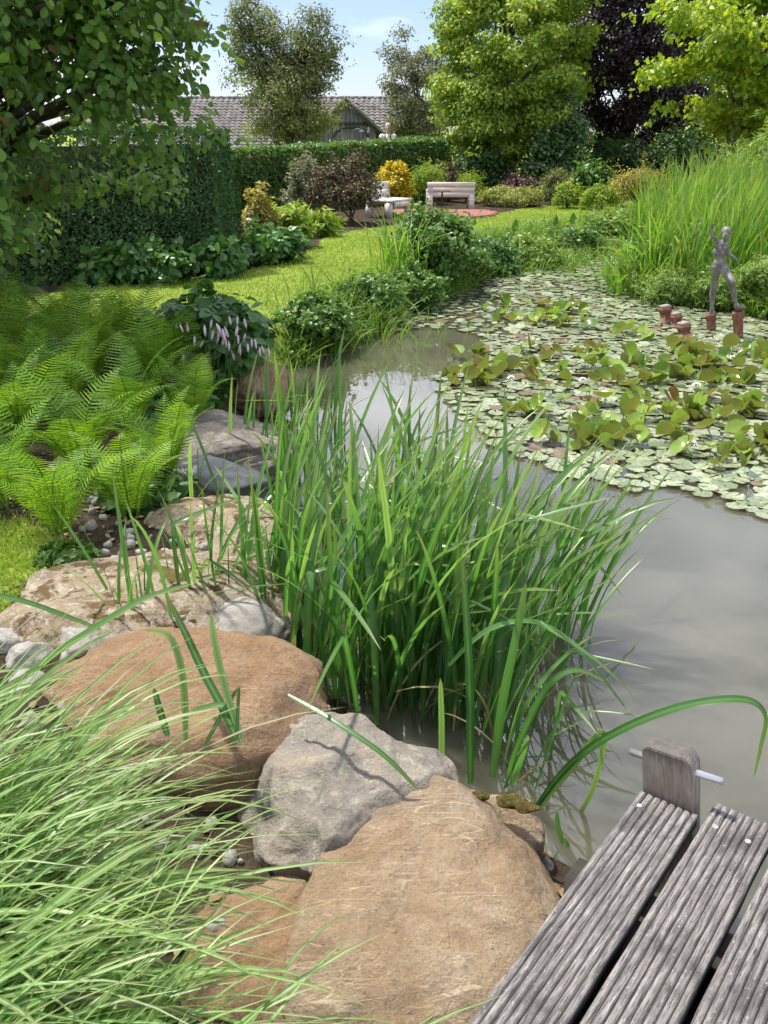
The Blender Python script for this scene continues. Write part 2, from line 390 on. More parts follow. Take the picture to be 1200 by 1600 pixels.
def _terra(nd, ln, co):
    n = noise_tex(nd, ln, 14, 5, .65, co); w = noise_tex(nd, ln, 7, 4, .7, co, .4)
    c = ramp(nd, ln, n, [(.3, (.17, .065, .04)), (.7, (.29, .125, .08))])
    c = mixc(nd, ln, ramp(nd, ln, w, [(.55, (0, 0, 0)), (.65, (.7, .7, .7))]), c, (.34, .29, .23))
    return mixc(nd, ln, ramp(nd, ln, w, [(.3, (.6, .6, .6)), (.42, (0, 0, 0))]), c, (.07, .045, .03)), n
TERRA = solid('terracotta', _terra, .85, .25, bump=.5, disp=.008)
def _bronze(nd, ln, co):
    n = noise_tex(nd, ln, 22, 6, .7, co, .5); w = noise_tex(nd, ln, 8, 4, .6, co)
    c = ramp(nd, ln, n, [(.3, (.09, .083, .07)), (.55, (.19, .175, .155)), (.75, (.33, .31, .27))])
    return mixc(nd, ln, ramp(nd, ln, w, [(.52, (0, 0, 0)), (.66, (.55, .55, .55))]), c, (.3, .29, .25)), n
BRONZE = solid('weathered_bronze', _bronze, .55, .5, metal=.15, bump=.6, disp=.006)
BRICK = solid('brick', _flat((.3, .13, .085), .35, 3), .9, .2)
TILE = solid('roof_tile', _flat((.19, .175, .16), .45, 2.5), .9, .2)
PAVER = solid('red_paver', _flat((.36, .16, .12), .25, 8), .9, .2)
MORTAR = solid('mortar', _flat((.3, .27, .24), .2, 8), .95, .1)
DARKWOOD = solid('dark_timber', _flat((.05, .043, .037), .3, 9), .85, .2)
TWIGS = solid('hedge_twigs', _flat((.03, .026, .016), .4, 14), .95, .1)
# ------------------------------------------------------------------ the setting: ground and pond
POND = np.array([(.50, 1.75), (.95, 1.5), (1.7, .7), (4, .4), (7.5, 2), (7.6, 6.5), (5.2, 8.6), (3.99, 9.15), (3.57, 9.75), (3.02, 10.45), (2.92, 11.69), (3.6, 13.2),
                 (4.3, 15.0), (3.95, 15.8), (3.2, 15.3), (2.49, 14.1), (1.43, 12.54), (.92, 10.71), (.14, 9.5), (-.35, 7.84), (-.85, 7.14), (-.99, 6.28),
                 (-.81, 5.14), (-.53, 3.44), (-.22, 2.6), (.17, 2.05)])
def poly_px(lst): return np.array([G(*p)[:2] for p in lst])
LAWN_A = poly_px([(-250, 505), (60, 463), (150, 450), (320, 432), (440, 412), (488, 388), (515, 367), (600, 353), (700, 345), (760, 337), (850, 321), (1015, 312),
                  (1010, 348), (830, 385), (640, 420), (560, 450), (480, 500), (420, 525), (230, 505), (100, 485), (-250, 540)])
LAWN_B = poly_px([(-500, 780), (50, 815), (115, 855), (90, 880), (30, 915), (10, 985), (-10, 1010), (-500, 1150)])
def inside(P, poly):
    x, y = P[..., 0], P[..., 1]; r = np.zeros(x.shape, bool); n = len(poly)
    for i in range(n):
        (x1, y1), (x2, y2) = poly[i], poly[(i + 1) % n]
        if y1 == y2: continue
        r ^= ((y1 > y) != (y2 > y)) & (x < (x2 - x1) * (y - y1) / (y2 - y1) + x1)
    return r
def sdist(P, poly):
    d = np.full(P.shape[:-1], 1e9); n = len(poly)
    for i in range(n):
        a, b = poly[i], poly[(i + 1) % n]; ab = b - a
        t = np.clip(((P - a) @ ab) / (ab @ ab), 0, 1)
        d = np.minimum(d, np.linalg.norm(P - a - t[..., None] * ab, axis=-1))
    return np.where(inside(P, poly), -d, d)
def sst(a, b, x):
    t = np.clip((x - a) / (b - a), 0, 1); return t * t * (3 - 2 * t)
def ground_z(P):
    P = np.asarray(P, float); d = sdist(P, POND)
    z = np.where(d > 0, .3 * sst(-.02, .3, d), -.55 * sst(0, .6, -d))
    w = np.sin(P[..., 0] * 3.1 + 1.7 * np.sin(P[..., 1] * 1.3)) * np.sin(P[..., 1] * 2.3 + .4) * .012
    z = z + w * sst(.2, .8, d)
    z = np.where(d > 0, z * (1 - .5 * sst(2.9, 2.2, P[..., 1]) * sst(-.9, -.4, P[..., 0])), z)      # the stony bank by the deck lies lower
    return z - 1.9 * sst(26, 40, P[..., 1]) * sst(5, 1, P[..., 0])
gx = np.unique(np.concatenate([np.linspace(-900, -60, 12), np.linspace(-60, -7, 20), np.arange(-7, 9, .085), np.linspace(9, 60, 20), np.linspace(60, 900, 12)]))
gy = np.unique(np.concatenate([np.linspace(-300, -12, 8), np.linspace(-12, 0, 12), np.arange(0, 21, .085), np.linspace(21, 70, 40), np.linspace(70, 1500, 16)]))
XX, YY = np.meshgrid(gx, gy, indexing='ij'); PP = np.stack([XX, YY], -1)
ZZ = ground_z(PP)
nz_ = np.sin(XX * 7.3) * np.sin(YY * 6.1) * .05
lawn = np.maximum(sst(.06, -.06, sdist(PP, LAWN_A) + nz_), sst(.08, -.08, sdist(PP, LAWN_B) + nz_))
lawn = np.maximum(lawn, sst(25, 27, YY)); lawn = np.maximum(lawn, sst(-7, -9, XX)); lawn = np.maximum(lawn, sst(11, 13, XX)); lawn = np.maximum(lawn, sst(-1, -3, YY))
ny = len(gy); i, j = np.meshgrid(np.arange(len(gx) - 1), np.arange(ny - 1), indexing='ij'); b0 = i * ny + j
GF = np.stack([b0, b0 + ny, b0 + ny + 1, b0 + 1], -1).reshape(-1, 4)
def ground_mat():
    m, nd, ln, out = newmat('lawn_and_soil')
    co = nd.new('ShaderNodeTexCoord').outputs['Object']
    a = nd.new('ShaderNodeAttribute'); a.attribute_name = 'lawn'
    n1 = noise_tex(nd, ln, 1.3, 5, .6, co); n2 = noise_tex(nd, ln, 45, 4, .7, co); n3 = noise_tex(nd, ln, 11, 5, .65, co)
    g = ramp(nd, ln, math_n(nd, ln, 'ADD', math_n(nd, ln, 'MULTIPLY', n1, .55), math_n(nd, ln, 'MULTIPLY', n3, .45)),
             [(.36, (.15, .23, .035)), (.5, (.22, .3, .05)), (.64, (.3, .36, .075))])
    g = mixc(nd, ln, ramp(nd, ln, n2, [(.3, (.5, .5, .5)), (.5, (0, 0, 0))]), g, (.085, .11, .02))
    s = ramp(nd, ln, n3, [(.3, (.025, .018, .011)), (.55, (.06, .044, .028)), (.75, (.11, .085, .055))])
    s = mixc(nd, ln, ramp(nd, ln, n2, [(.62, (0, 0, 0)), (.7, (.6, .6, .6))]), s, (.16, .13, .09))
    col = mixc(nd, ln, ramp(nd, ln, math_n(nd, ln, 'ADD', a.outputs['Fac'], math_n(nd, ln, 'MULTIPLY', math_n(nd, ln, 'SUBTRACT', n3, .5), .6)), [(.4, (0, 0, 0)), (.6, (1, 1, 1))]), s, g)
    b = nd.new('ShaderNodeBsdfPrincipled'); ln.new(col, b.inputs['Base Color']); b.inputs['Roughness'].default_value = .95; b.inputs['Specular IOR Level'].default_value = .1
    bp = nd.new('ShaderNodeBump'); bp.inputs['Strength'].default_value = .9; bp.inputs['Distance'].default_value = .03
    ln.new(math_n(nd, ln, 'ADD', n2, n3), bp.inputs['Height']); ln.new(bp.outputs[0], b.inputs['Normal']); ln.new(b.outputs[0], out.inputs[0])
    return m
gr = link('ground', mesh_data('ground', np.stack([XX, YY, ZZ], -1).reshape(-1, 3), GF, ground_mat(), True, {'lawn': lawn.ravel()}))
tag(gr, 'garden ground of mown lawn and dark soil beds round the pond', kind='structure')
def gz(x, y): return float(ground_z(np.array([x, y])))

def water_mat():
    m, nd, ln, out = newmat('murky_water')
    co = nd.new('ShaderNodeTexCoord').outputs['Object']
    n = noise_tex(nd, ln, 2.2, 3, .5, scaled(nd, ln, co, (1, 1.6, 1)), .5); f = noise_tex(nd, ln, .8, 3, .5, co)
    col = ramp(nd, ln, f, [(.3, (.07, .067, .043)), (.7, (.1, .097, .066))])
    b = nd.new('ShaderNodeBsdfPrincipled'); ln.new(col, b.inputs['Base Color'])
    b.inputs['Roughness'].default_value = .012; b.inputs['IOR'].default_value = 1.6; b.inputs['Specular IOR Level'].default_value = .6
    b.subsurface_method = 'BURLEY'; b.inputs['Subsurface Weight'].default_value = .9; b.inputs['Subsurface Radius'].default_value = (.5, .45, .3); b.inputs['Subsurface Scale'].default_value = .5
    bp = nd.new('ShaderNodeBump'); bp.inputs['Strength'].default_value = .06; bp.inputs['Distance'].default_value = .02
    ln.new(n, bp.inputs['Height']); ln.new(bp.outputs[0], b.inputs['Normal']); ln.new(b.outputs[0], out.inputs[0])
    return m
wx = np.linspace(-1.6, 8.2, 30); wy = np.linspace(0, 16.6, 40)
WX, WY = np.meshgrid(wx, wy, indexing='ij'); i, j = np.meshgrid(np.arange(29), np.arange(39), indexing='ij'); b0 = i * 40 + j
wat = link('pond_water', mesh_data('pond_water', np.stack([WX, WY, WX * 0], -1).reshape(-1, 3), np.stack([b0, b0 + 40, b0 + 41, b0 + 1], -1).reshape(-1, 4), water_mat(), True))
tag(wat, 'murky grey-brown pond water reflecting the sky', kind='structure')

# short mown grass standing on the lawn
GRASS = foliage('mown_grass', (.17, .26, .035), (.36, .44, .08), .3, .7, spec=.1)
def lawn_grass():
    rng = np.random.default_rng(5)
    pts = []
    for poly, n in ((LAWN_A, 70000), (LAWN_B, 24000)):
        lo, hi = poly.min(0), poly.max(0); lo = np.maximum(lo, (-5.5, 1.4))
        p = rng.uniform(lo, hi, (n * 3, 2)); p = p[sdist(p, poly) < rng.normal(0, .035, len(p))][:n]; pts.append(p)
    p = np.concatenate(pts); z = ground_z(p); n = len(p)
    k = np.where(p[:, 1] < 4, .55, 1.0)
    h = rng.uniform(.015, .038, n); a = rng.uniform(0, 6.28, n); w = rng.uniform(.004, .009, n) * k
    lean = rng.normal(0, .014, (n, 2)); b = np.stack([p[:, 0], p[:, 1], z - .003], 1)
    sx = np.stack([np.cos(a) * w, np.sin(a) * w, np.zeros(n)], 1)
    V = np.stack([b - sx, b + sx, b + np.column_stack([lean, h])], 1).reshape(-1, 3)
    o = link('lawn_grass', mesh_data('lawn_grass', V, np.arange(n * 3).reshape(-1, 3), GRASS))
    tag(o, 'short yellow-green mown grass of the lawn', 'grass', kind='stuff')
lawn_grass()

# ------------------------------------------------------------------ barn beyond the hedge
def barn():
    T = thing('barn', 'long barn with pantile roof and grey boarded gable behind the clipped hedge', 'barn', (-3.5, 47, -1.6))
    YR, YE = 48.5, 44.6; zr, ze = za(154, YR), za(236, YE)
    x0, x1 = xa(150, YR, 3), xa(622, YR, 3)
    wallV = [boxVF(((x0 + x1) / 2, 48.4, (ze - 1.7) / 2 - .1), ((x1 - x0) / 2 - .25, 3.5, (ze + 1.7) / 2))]
    part('wall', *joinVF(wallV), BRICK, T)
    # gable triangles under the roof
    for xx in (x0 + .25, x1 - .25):
        V = np.array([[xx - .02, 44.95, ze - .1], [xx - .02, 52, ze - .1], [xx - .02, YR, zr - .15], [xx + .02, 44.95, ze - .1], [xx + .02, 52, ze - .1], [xx + .02, YR, zr - .15]])
        o = part('gable_end', V, [np.array([[0, 1, 2], [3, 5, 4]]), np.array([[0, 3, 4, 1], [1, 4, 5, 2], [2, 5, 3, 0]])], BRICK, T)
    # courses of pantiles: every course a waved strip lying on the one below
    rng = np.random.default_rng(2)
    rf = part('roof', *joinVF([boxVF(((x0 + x1) / 2, (YR + YE) / 2, (zr + ze) / 2 - .12), ((x1 - x0) / 2, .5 * math.hypot(YR - YE, zr - ze), .03),
              ax=[[1, 0, 0], list(nrm(np.array([0, YR - YE, zr - ze]))), list(nrm(np.array([0, -(zr - ze), YR - YE])))]),
              boxVF(((x0 + x1) / 2, 2 * YR - (YR + YE) / 2, (zr + ze) / 2 - .12), ((x1 - x0) / 2, .5 * math.hypot(YR - YE, zr - ze), .03),
              ax=[[1, 0, 0], list(nrm(np.array([0, -(YR - YE), zr - ze]))), list(nrm(np.array([0, (zr - ze), YR - YE])))])]), DARKWOOD, T)
    dn = nrm(np.array([0, YE - YR, ze - zr])); up = np.array([0, -dn[2], dn[1]]) * (1 if dn[1] > 0 else -1); up = nrm(np.array([0, -(zr - ze), (YR - YE)])); 
    nc = int(18); Ls = math.hypot(YR - YE, zr - ze); tw = .27; ncol = int((x1 - x0) / tw)
    prof = [(0, .0), (.2, .035), (.42, .05), (.62, .035), (.8, 0), (.99, -.008)]
    parts_ = []
    for k in range(nc):
        for c in range(ncol):
            xj = x0 + c * tw; j = rng.normal(0, .006); h = rng.uniform(-.008, .008)
            s0, s1 = k * Ls / nc + rng.normal(0, .008), (k + 1.18) * Ls / nc
            A = []
            for u, z in prof:
                for s, e in ((s0, .0), (s1, .045)):
                    A.append(np.array([xj + u * tw + j, YR, zr]) + dn * s + up * (z + e + h))
            A = np.array(A); m = len(prof)
            f = np.array([[2 * q, 2 * q + 1, 2 * q + 3, 2 * q + 2] for q in range(m - 1)])
            parts_.append((A, f))
    o = part('pantiles', *joinVF(parts_), TILE, rf, False, kind='stuff')
    part('ridge_tiles', *joinVF([tube(np.array([[x, YR, zr + .02 + rng.normal(0, .01)], [x + .38, YR, zr + .03]]), .09, 8) for x in np.arange(x0, x1 - .3, .4)]), TILE, rf, kind='stuff')
    # projecting boarded wing
    Yw = 43.4; xl, xr, xc = xa(496, Yw, 2), xa(590, Yw, 2), xa(541, Yw, 3); zt = za(159, Yw); zb = za(206, Yw)
    bw = .2; x = xl + .08; nb = 0
    while x < xr - .1:
        xm = x + bw / 2; frac = 1 - abs(xm - xc) / (xr - xc + .2)
        top = zb + (zt - zb) * max(0, frac) - .06
        part('board', *boxVF((xm, Yw + rng.uniform(-.008, .008), (top - 1.6) / 2), (bw / 2 - .008, .02, (top + 1.6) / 2)), WOOD_BARN, T)
        x += bw
    for xx in (xl + .02, xr - .02): part('wing_wall', *boxVF((xx, Yw + 1.3, (zb - 1.8) / 2), (.08, 1.25, (zb + 1.6) / 2)), BRICK, T)
    for k in range(9):                       # brick pier at the corner
        for q in range(2):
            part('brick', *boxVF((xr + .06 + q * .2 - (.05 if k % 2 else 0), Yw - .02, .35 + k * .13), (.09, .06, .055)), BRICK, T)
    part('backing', np.array([[xl, Yw + .05, -1.6], [xr, Yw + .05, -1.6], [xr, Yw + .05, zb - .2], [xc, Yw + .05, zt - .1], [xl, Yw + .05, zb - .2]]), np.array([[0, 1, 2, 3, 4]]), DARKWOOD, T)  # dark panel added so no light shows through the gaps between boards
    part('beam', *boxVF(((xl + xr) / 2, Yw - .04, za(193, Yw)), ((xr - xl) / 2 - .45, .03, .05)), DARKWOOD, T)
    # arched double door below the beam
    dz = za(199, Yw); dx = xc + .2
    pts = [(dx - .8, -1.5), (dx - .8, dz - .45)] + [(dx - .8 * math.cos(a), dz - .45 + .45 * math.sin(a)) for a in np.linspace(0, math.pi, 11)] + [(dx + .8, dz - .45), (dx + .8, -1.5)]
    d = part('door', *tube(np.array([(p[0], Yw - .04, p[1]) for p in pts]), .045, 5), DARKWOOD, T)
    for sgn in (-1, 1):
        P0, P1 = np.array([xc, Yw - .12, zt + .05]), np.array([xc + sgn * (xr - xc + .45), Yw - .12, zb - .32 + (0 if sgn > 0 else 0)])
        ax1 = nrm(P1 - P0); ax3 = nrm(np.cross(ax1, [0, 1, 0])) * -sgn
        part('bargeboard', *boxVF((P0 + P1) / 2, (np.linalg.norm(P1 - P0) / 2, .03, .09), ax=[ax1, [0, 1, 0], ax3]), DARKWOOD, T)
        wr = part('wing_roof', *boxVF((P0 + P1) / 2 + np.array([0, 1.7, .13]), (np.linalg.norm(P1 - P0) / 2 + .05, 1.75, .05), ax=[ax1, [0, 1, 0], ax3]), TILE, T)
    # gooseneck lamp on the gable
    L = part('wall_lamp', *tube(np.array([[xc + .3, Yw - .05, zb + .02], [xc + .36, Yw - .2, zb + .1], [xc + .5, Yw - .32, zb + .14], [xc + .68, Yw - .35, zb + .08]]), .025, 6), GALV, T)
    part('lamp_shade', *lathe([(.02, .06), (.05, .04), (.15, -.04), (.16, -.05)], 12, (xc + .68, Yw - .35, zb + .05)), GALV, L)
barn()

# ------------------------------------------------------------------ hedges
def hedge(name, label, pts, ztops, thick, n, leaf, mat, batter=.06, wob=.04, seed=1, T=LEAF2):
    """a clipped hedge along the front line pts; faces and top covered in leaves over a twiggy core"""
    rng = np.random.default_rng(seed); pts = np.asarray(pts, float)
    root = thing(name, label, 'hedge', (*pts.mean(0), .25))
    seg = np.linalg.norm(np.diff(pts, axis=0), axis=1); cum = np.concatenate([[0], np.cumsum(seg)]); Ltot = cum[-1]
    def line(s):
        q = np.stack([np.interp(s, cum, pts[:, k]) for k in (0, 1)], -1)
        zt = np.interp(s, cum, ztops); return q, zt
    dirs = nrm(np.diff(pts, axis=0).mean(0)); back = np.array([-dirs[1], dirs[0]]); back = back if back[1] > 0 else -back
    Hm = float(np.mean(ztops)) - .25
    areas = np.array([Ltot * Hm, Ltot * thick * 1.3, thick * Hm, thick * Hm, Ltot * Hm * .25]); cnt = (n * areas / areas.sum()).astype(int)
    P, N = [], []
    for f, c in enumerate(cnt):
        s = rng.uniform(0, Ltot, c); u = rng.uniform(0, 1, c); v = rng.uniform(0, 1, c)
        if f == 2: s = np.zeros(c)
        if f == 3: s = np.full(c, Ltot)
        q, zt = line(s)
        if f in (0, 4): z = .25 + (zt - .25) * v; off = np.zeros(c) if f == 0 else np.full(c, thick)
        elif f == 1: z = zt; off = u * thick
        else: z = .25 + (zt - .25) * v; off = u * thick
        bt = batter * (1 - (z - .25) / (zt - .25)); sg = -1 if f == 0 else 1
        pos = np.concatenate([q + back * off[:, None], z[:, None]], 1)
        nn = np.zeros((c, 3))
        if f == 0: nn[:, :2] = -back; pos[:, :2] -= back * bt[:, None]
        if f == 4: nn[:, :2] = back; pos[:, :2] += back * bt[:, None]
        if f == 1: nn[:, 2] = 1
        if f == 2: nn[:, :2] = -dirs; pos[:, :2] -= dirs * bt[:, None]
        if f == 3: nn[:, :2] = dirs; pos[:, :2] += dirs * bt[:, None]
        w = wob * np.sin(pos[:, 0] * 4.1 + pos[:, 2] * 3.3) * np.sin(pos[:, 1] * 2.7 + pos[:, 2] * 5.2 + 1)
        pos += nn * (w + np.abs(rng.normal(0, leaf * .35, c)) - rng.uniform(0, leaf * 1.2, c))[:, None]
        P.append(pos); N.append(nn)
    P, N = np.concatenate(P), np.concatenate(N)
    V, F = leaves(rng, P, N, leaf, T, up=.35, jit=.75, droop=.5)
    part('foliage', V, F, mat, root)
    q, zt = line(np.array([.2, Ltot - .2])); ins = .17
    A = []
    for k in (0, 1):
        for off in (ins, thick - ins):
            for z in (.1, zt[k] - ins): A.append([*(q[k] + back * off), z])
    part('twigs', np.array(A), np.array([[0, 1, 3, 2], [4, 6, 7, 5], [0, 4, 5, 1], [2, 3, 7, 6], [1, 5, 7, 3], [0, 2, 6, 4]]), TWIGS, root)
    return root
YEW = foliage('hornbeam_leaf', (.02, .07, .014), (.06, .145, .034), .25, .45, spec=.4)
BEECH = foliage('beech_hedge_leaf', (.03, .085, .012), (.11, .2, .035), .4, .42, spec=.45)
hedge('clipped_hedge', 'tall dark green clipped hedge block behind the apple tree', [(-7.5, 8.3), (-3.13, 9.75), (-1.74, 10.75)], [1.78, 1.82, 1.82], 1.3, 85000, .038, YEW, batter=.12, seed=3, wob=.02)
hedge('clipped_hedge', 'long low clipped hedge in front of the barn with sunlit top', [(xa(345, 17.2, 1.4), 17.2), (xa(520, 19.7, 1.4), 19.7), (xa(705, 23.2, 1.6), 23.2)], [za(238, 17.2), za(229, 19.7), za(217, 23.2)], .9, 30000, .075, BEECH, batter=.05, seed=4)

# ------------------------------------------------------------------ trees and shrubs
def tree(name, label, base, c, r, nclump, nleaf, size, mat, bark=BARK, tr=.09, T=LEAF2, clump=.3, seed=1, up=.5, droop=0.0, flat=.7, limbs=14, trunk_top=None, shell=.45, cut=None, extra=(), shoots=0, single=0, cat='tree'):
    rng = np.random.default_rng(seed); base, c, r = (np.asarray(v, float) for v in (base, c, r))
    root = thing(name, label, cat, base)
    d = nrm(rng.normal(0, 1, (nclump, 3))); ph = rng.uniform(0, 6.28, (4, 3)); fr = rng.uniform(2, 4.5, (4, 3))
    lob = 1 + .14 * sum(np.sin(d @ fr[k] + ph[k, 0]) for k in range(4)) * .8
    rad = rng.uniform(shell, 1, nclump) ** .6
    cen = c + d * (rad * lob)[:, None] * r
    for ec, er, en in extra: cen = np.concatenate([cen, np.asarray(ec) + nrm(rng.normal(0, 1, (en, 3))) * (rng.uniform(0, 1, en) ** .4)[:, None] * np.asarray(er)])
    cen = cen[cen[:, 2] > base[2] + .1]
    if cut is not None: cen = cen[cut(cen)]
    m = len(cen); ls = rng.uniform(.6, 1.35, m)
    wts = ls ** 2 / (ls ** 2).sum(); which = rng.choice(m, nleaf, p=wts)
    off = nrm(rng.normal(0, 1, (nleaf, 3))) * (rng.uniform(0, 1, nleaf) ** .5)[:, None] * (clump * ls[which])[:, None]
    off[:, 2] *= flat
    pos = cen[which] + off
    outd = nrm(nrm(off) * .8 + nrm((pos - c) / r) * .6)
    for k in range(shoots):                  # leafy sprigs standing out of the crown
        c0 = cen[rng.integers(m)]; dv = nrm(nrm(c0 - c) + rng.normal(0, .4, 3)); Ls_ = clump * rng.uniform(1.2, 2.6); q = rng.integers(7, 15); u = rng.uniform(.25, 1, q)
        pos = np.concatenate([pos, c0 + dv * (u * Ls_)[:, None] + rng.normal(0, size * .3, (q, 3))]); outd = np.concatenate([outd, nrm(np.repeat(dv[None], q, 0) + rng.normal(0, .6, (q, 3)))])
    V, F = leaves(rng, pos, outd, size, T, up, .8, droop)
    if single: V, F = single_leaves('leaf', V, F, pos, T, single, mat, root, show_score(pos))
    part('crown', V, F, mat, root)
    top = np.array(trunk_top if trunk_top is not None else c + np.array([0, 0, r[2] * .55]))
    t = np.linspace(0, 1, 9)[:, None]; P = base + (top - base) * t; P[:, :2] += np.cumsum(rng.normal(0, .02, (9, 2)), 0) * np.linalg.norm(top - base) * .12
    P[0, 2] -= .1
    rr = tr * (1 - .8 * t[:, 0]) ; rr[0] *= 1.35
    tp = part('trunk', *tube(P, rr, 9), bark, root, True)
    B = []
    for k in rng.choice(m, min(limbs, m), replace=False):
        e = cen[k]; s_ = np.clip((e[2] - base[2]) / max(.1, top[2] - base[2]) * .75 - .12, .15, .92)
        st = base + (top - base) * s_; st = np.array([np.interp(s_, t[:, 0], P[:, q]) for q in range(3)])
        mid = (st + e) / 2 + np.array([0, 0, .12 * np.linalg.norm(e - st)])
        u = np.linspace(0, 1, 6)[:, None]; Q = (1 - u) ** 2 * st + 2 * u * (1 - u) * mid + u * u * e
        Q += rng.normal(0, .02, Q.shape) * u
        B.append(tube(Q, tr * (1 - .8 * s_) * .5 * (1 - .8 * u[:, 0]) + .004, 5))
    if B: part('branch', *joinVF(B), bark, root, True)
    return root, cen
def shrub(name, label, x0, x1, ytop, Y, mat, size, n, T=LEAF2, cat='shrub', base_z=None, ry=None, seed=1, nclump=None, up=.5, droop=0.0, group=None, flat=.9, clump=None, stems=6, lowfill=0.35, bark=BARK, single=0):
    """a bush whose outline fills photo columns x0..x1 up to row ytop when standing at distance Y"""
    rng = np.random.default_rng(seed)
    X = (xa(x0, Y) + xa(x1, Y)) / 2; rx = (xa(x1, Y) - xa(x0, Y)) / 2; bz = gz(X, Y) if base_z is None else base_z
    H = za(ytop, Y) - bz; ry = ry or rx * .85
    root = thing(name, label, cat, (X, Y, bz), group)
    cr_ = clump or min(rx, H) * .3
    m = nclump or int(26 + 40 * rng.uniform(.6, 1))
    d = nrm(rng.normal(0, 1, (m, 3))); d[:, 2] = np.abs(d[:, 2]) - lowfill * rng.uniform(0, 1, m); d = nrm(d)
    rad = rng.uniform(.35, 1, m) ** .55 * rng.uniform(.82, 1.08, m)
    cen = np.array([X, Y, bz + H * .36]) + d * rad[:, None] * np.array([rx - cr_ * .55, ry - cr_ * .55, H * .64 - cr_ * .4])
    cen[:, 2] = np.maximum(cen[:, 2], bz + cr_ * .25)
    ls = rng.uniform(.65, 1.3, m); which = rng.choice(m, n, p=ls ** 2 / (ls ** 2).sum())
    off = nrm(rng.normal(0, 1, (n, 3))) * (rng.uniform(0, 1, n) ** .5)[:, None] * (cr_ * ls[which])[:, None]; off[:, 2] *= flat
    pos = cen[which] + off; pos[:, 2] = np.maximum(pos[:, 2], bz + .01)
    outd = nrm(nrm(off) * .7 + nrm(pos - np.array([X, Y, bz])) * .7)
    ns = max(10, int(m * .45)); sp_, so_ = [], []
    for k in range(ns):                      # stray shoots break the outline
        c0 = cen[rng.integers(m)]; dv = nrm(nrm(c0 - np.array([X, Y, bz + H * .3])) + rng.normal(0, .35, 3) + [0, 0, .35]); Ls_ = (.2 + .35 * rng.uniform()) * min(rx * 1.3, H) + cr_ * .4
        q = rng.integers(8, 18); u = np.sort(rng.uniform(.2, 1, q)); sp_.append(c0 + dv * (u * Ls_)[:, None] + rng.normal(0, size * .3, (q, 3)) + np.array([0, 0, -.12]) * (Ls_ * u ** 2)[:, None]); so_.append(nrm(np.repeat(dv[None], q, 0) + rng.normal(0, .6, (q, 3))))
    pos = np.concatenate([pos] + sp_); outd = np.concatenate([outd] + so_); pos[:, 2] = np.maximum(pos[:, 2], bz + .01)
    V, F = leaves(rng, pos, outd, size, T, up, .8, droop)
    if single: V, F = single_leaves('leaf', V, F, pos, T, single, mat, root, show_score(pos) * (1 + .8 * (pos[:, 2] - bz) / H))
    part('foliage', V, F, mat, root)
    B = []
    for k in range(stems):
        e = cen[k % m]; st = np.array([X, Y, bz - .05]) + np.append(rng.normal(0, rx * .12, 2), 0)
        u = np.linspace(0, 1, 5)[:, None]; mid = np.array([st[0] * .6 + e[0] * .4, st[1] * .6 + e[1] * .4, (st[2] + e[2]) * .55])
        Q = (1 - u) ** 2 * st + 2 * u * (1 - u) * mid + u * u * e
        B.append(tube(Q, .004 + .012 * H * (1 - .7 * u[:, 0]), 5))
    part('stem', *joinVF(B), bark, root, True)
    return root

APPLE = foliage('apple_leaf', (.05, .13, .02), (.2, .34, .06), .5, .4, under=(.15, .23, .1), odd=((.2, .13, .05), .03), spec=.5)
GOLDEN = foliage('golden_green_leaf', (.08, .16, .018), (.32, .39, .05), .4, .5, gain=1.3)
COPPER = foliage('copper_beech_leaf', (.012, .008, .009), (.045, .024, .026), .18, .4, spec=.5, tcol=(1.2, .7, .7))
OAKLEAF = foliage('oak_leaf', (.13, .24, .02), (.4, .48, .035), .45, .42)
OLIVE = foliage('olive_green_leaf', (.08, .105, .035), (.24, .26, .1), .35, .55)
GREYG = foliage('grey_green_leaf', (.085, .1, .06), (.23, .24, .14), .35, .55)
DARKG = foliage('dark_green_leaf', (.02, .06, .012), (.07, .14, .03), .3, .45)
MIDG = foliage('mid_green_leaf', (.045, .115, .018), (.14, .25, .04), .38, .42, spec=.45)
LIME = foliage('lime_leaf', (.12, .22, .018), (.3, .38, .045), .4, .5)
YELLOW = foliage('yellow_leaf', (.42, .32, .015), (.72, .56, .04), .35, .5, odd=((.2, .24, .03), .12))
BROWNP = foliage('brown_purple_leaf', (.05, .038, .02), (.15, .1, .055), .3, .5, odd=((.08, .1, .025), .3), tcol=(1.2, 1, .7))
PLUM = foliage('plum_leaf', (.045, .02, .022), (.11, .05, .05), .25, .5, tcol=(1.2, .7, .7))
YGMOUND = foliage('yellow_green_leaf', (.15, .19, .03), (.36, .37, .1), .35, .55)
BRONZEY = foliage('bronze_yellow_leaf', (.16, .2, .03), (.42, .36, .09), .38, .5, odd=((.4, .24, .1), .2))
VARIEG = foliage('variegated_leaf', (.03, .08, .02), (.09, .17, .05), .3, .35, odd=((.34, .38, .26), .2), spec=.5, gain=1.7)
WILLOW = foliage('willow_leaf', (.09, .18, .03), (.26, .36, .09), .4, .5)
BORDERG = foliage('border_leaf', (.035, .1, .02), (.1, .22, .045), .35, .38, spec=.5)
SEDGE = foliage('sedge_blade', (.06, .14, .02), (.2, .31, .05), .4, .45)
REED = foliage('reed_blade', (.075, .19, .02), (.22, .39, .06), .45, .45, odd=((.34, .38, .16), .06), tip=(.3, .33, .1))

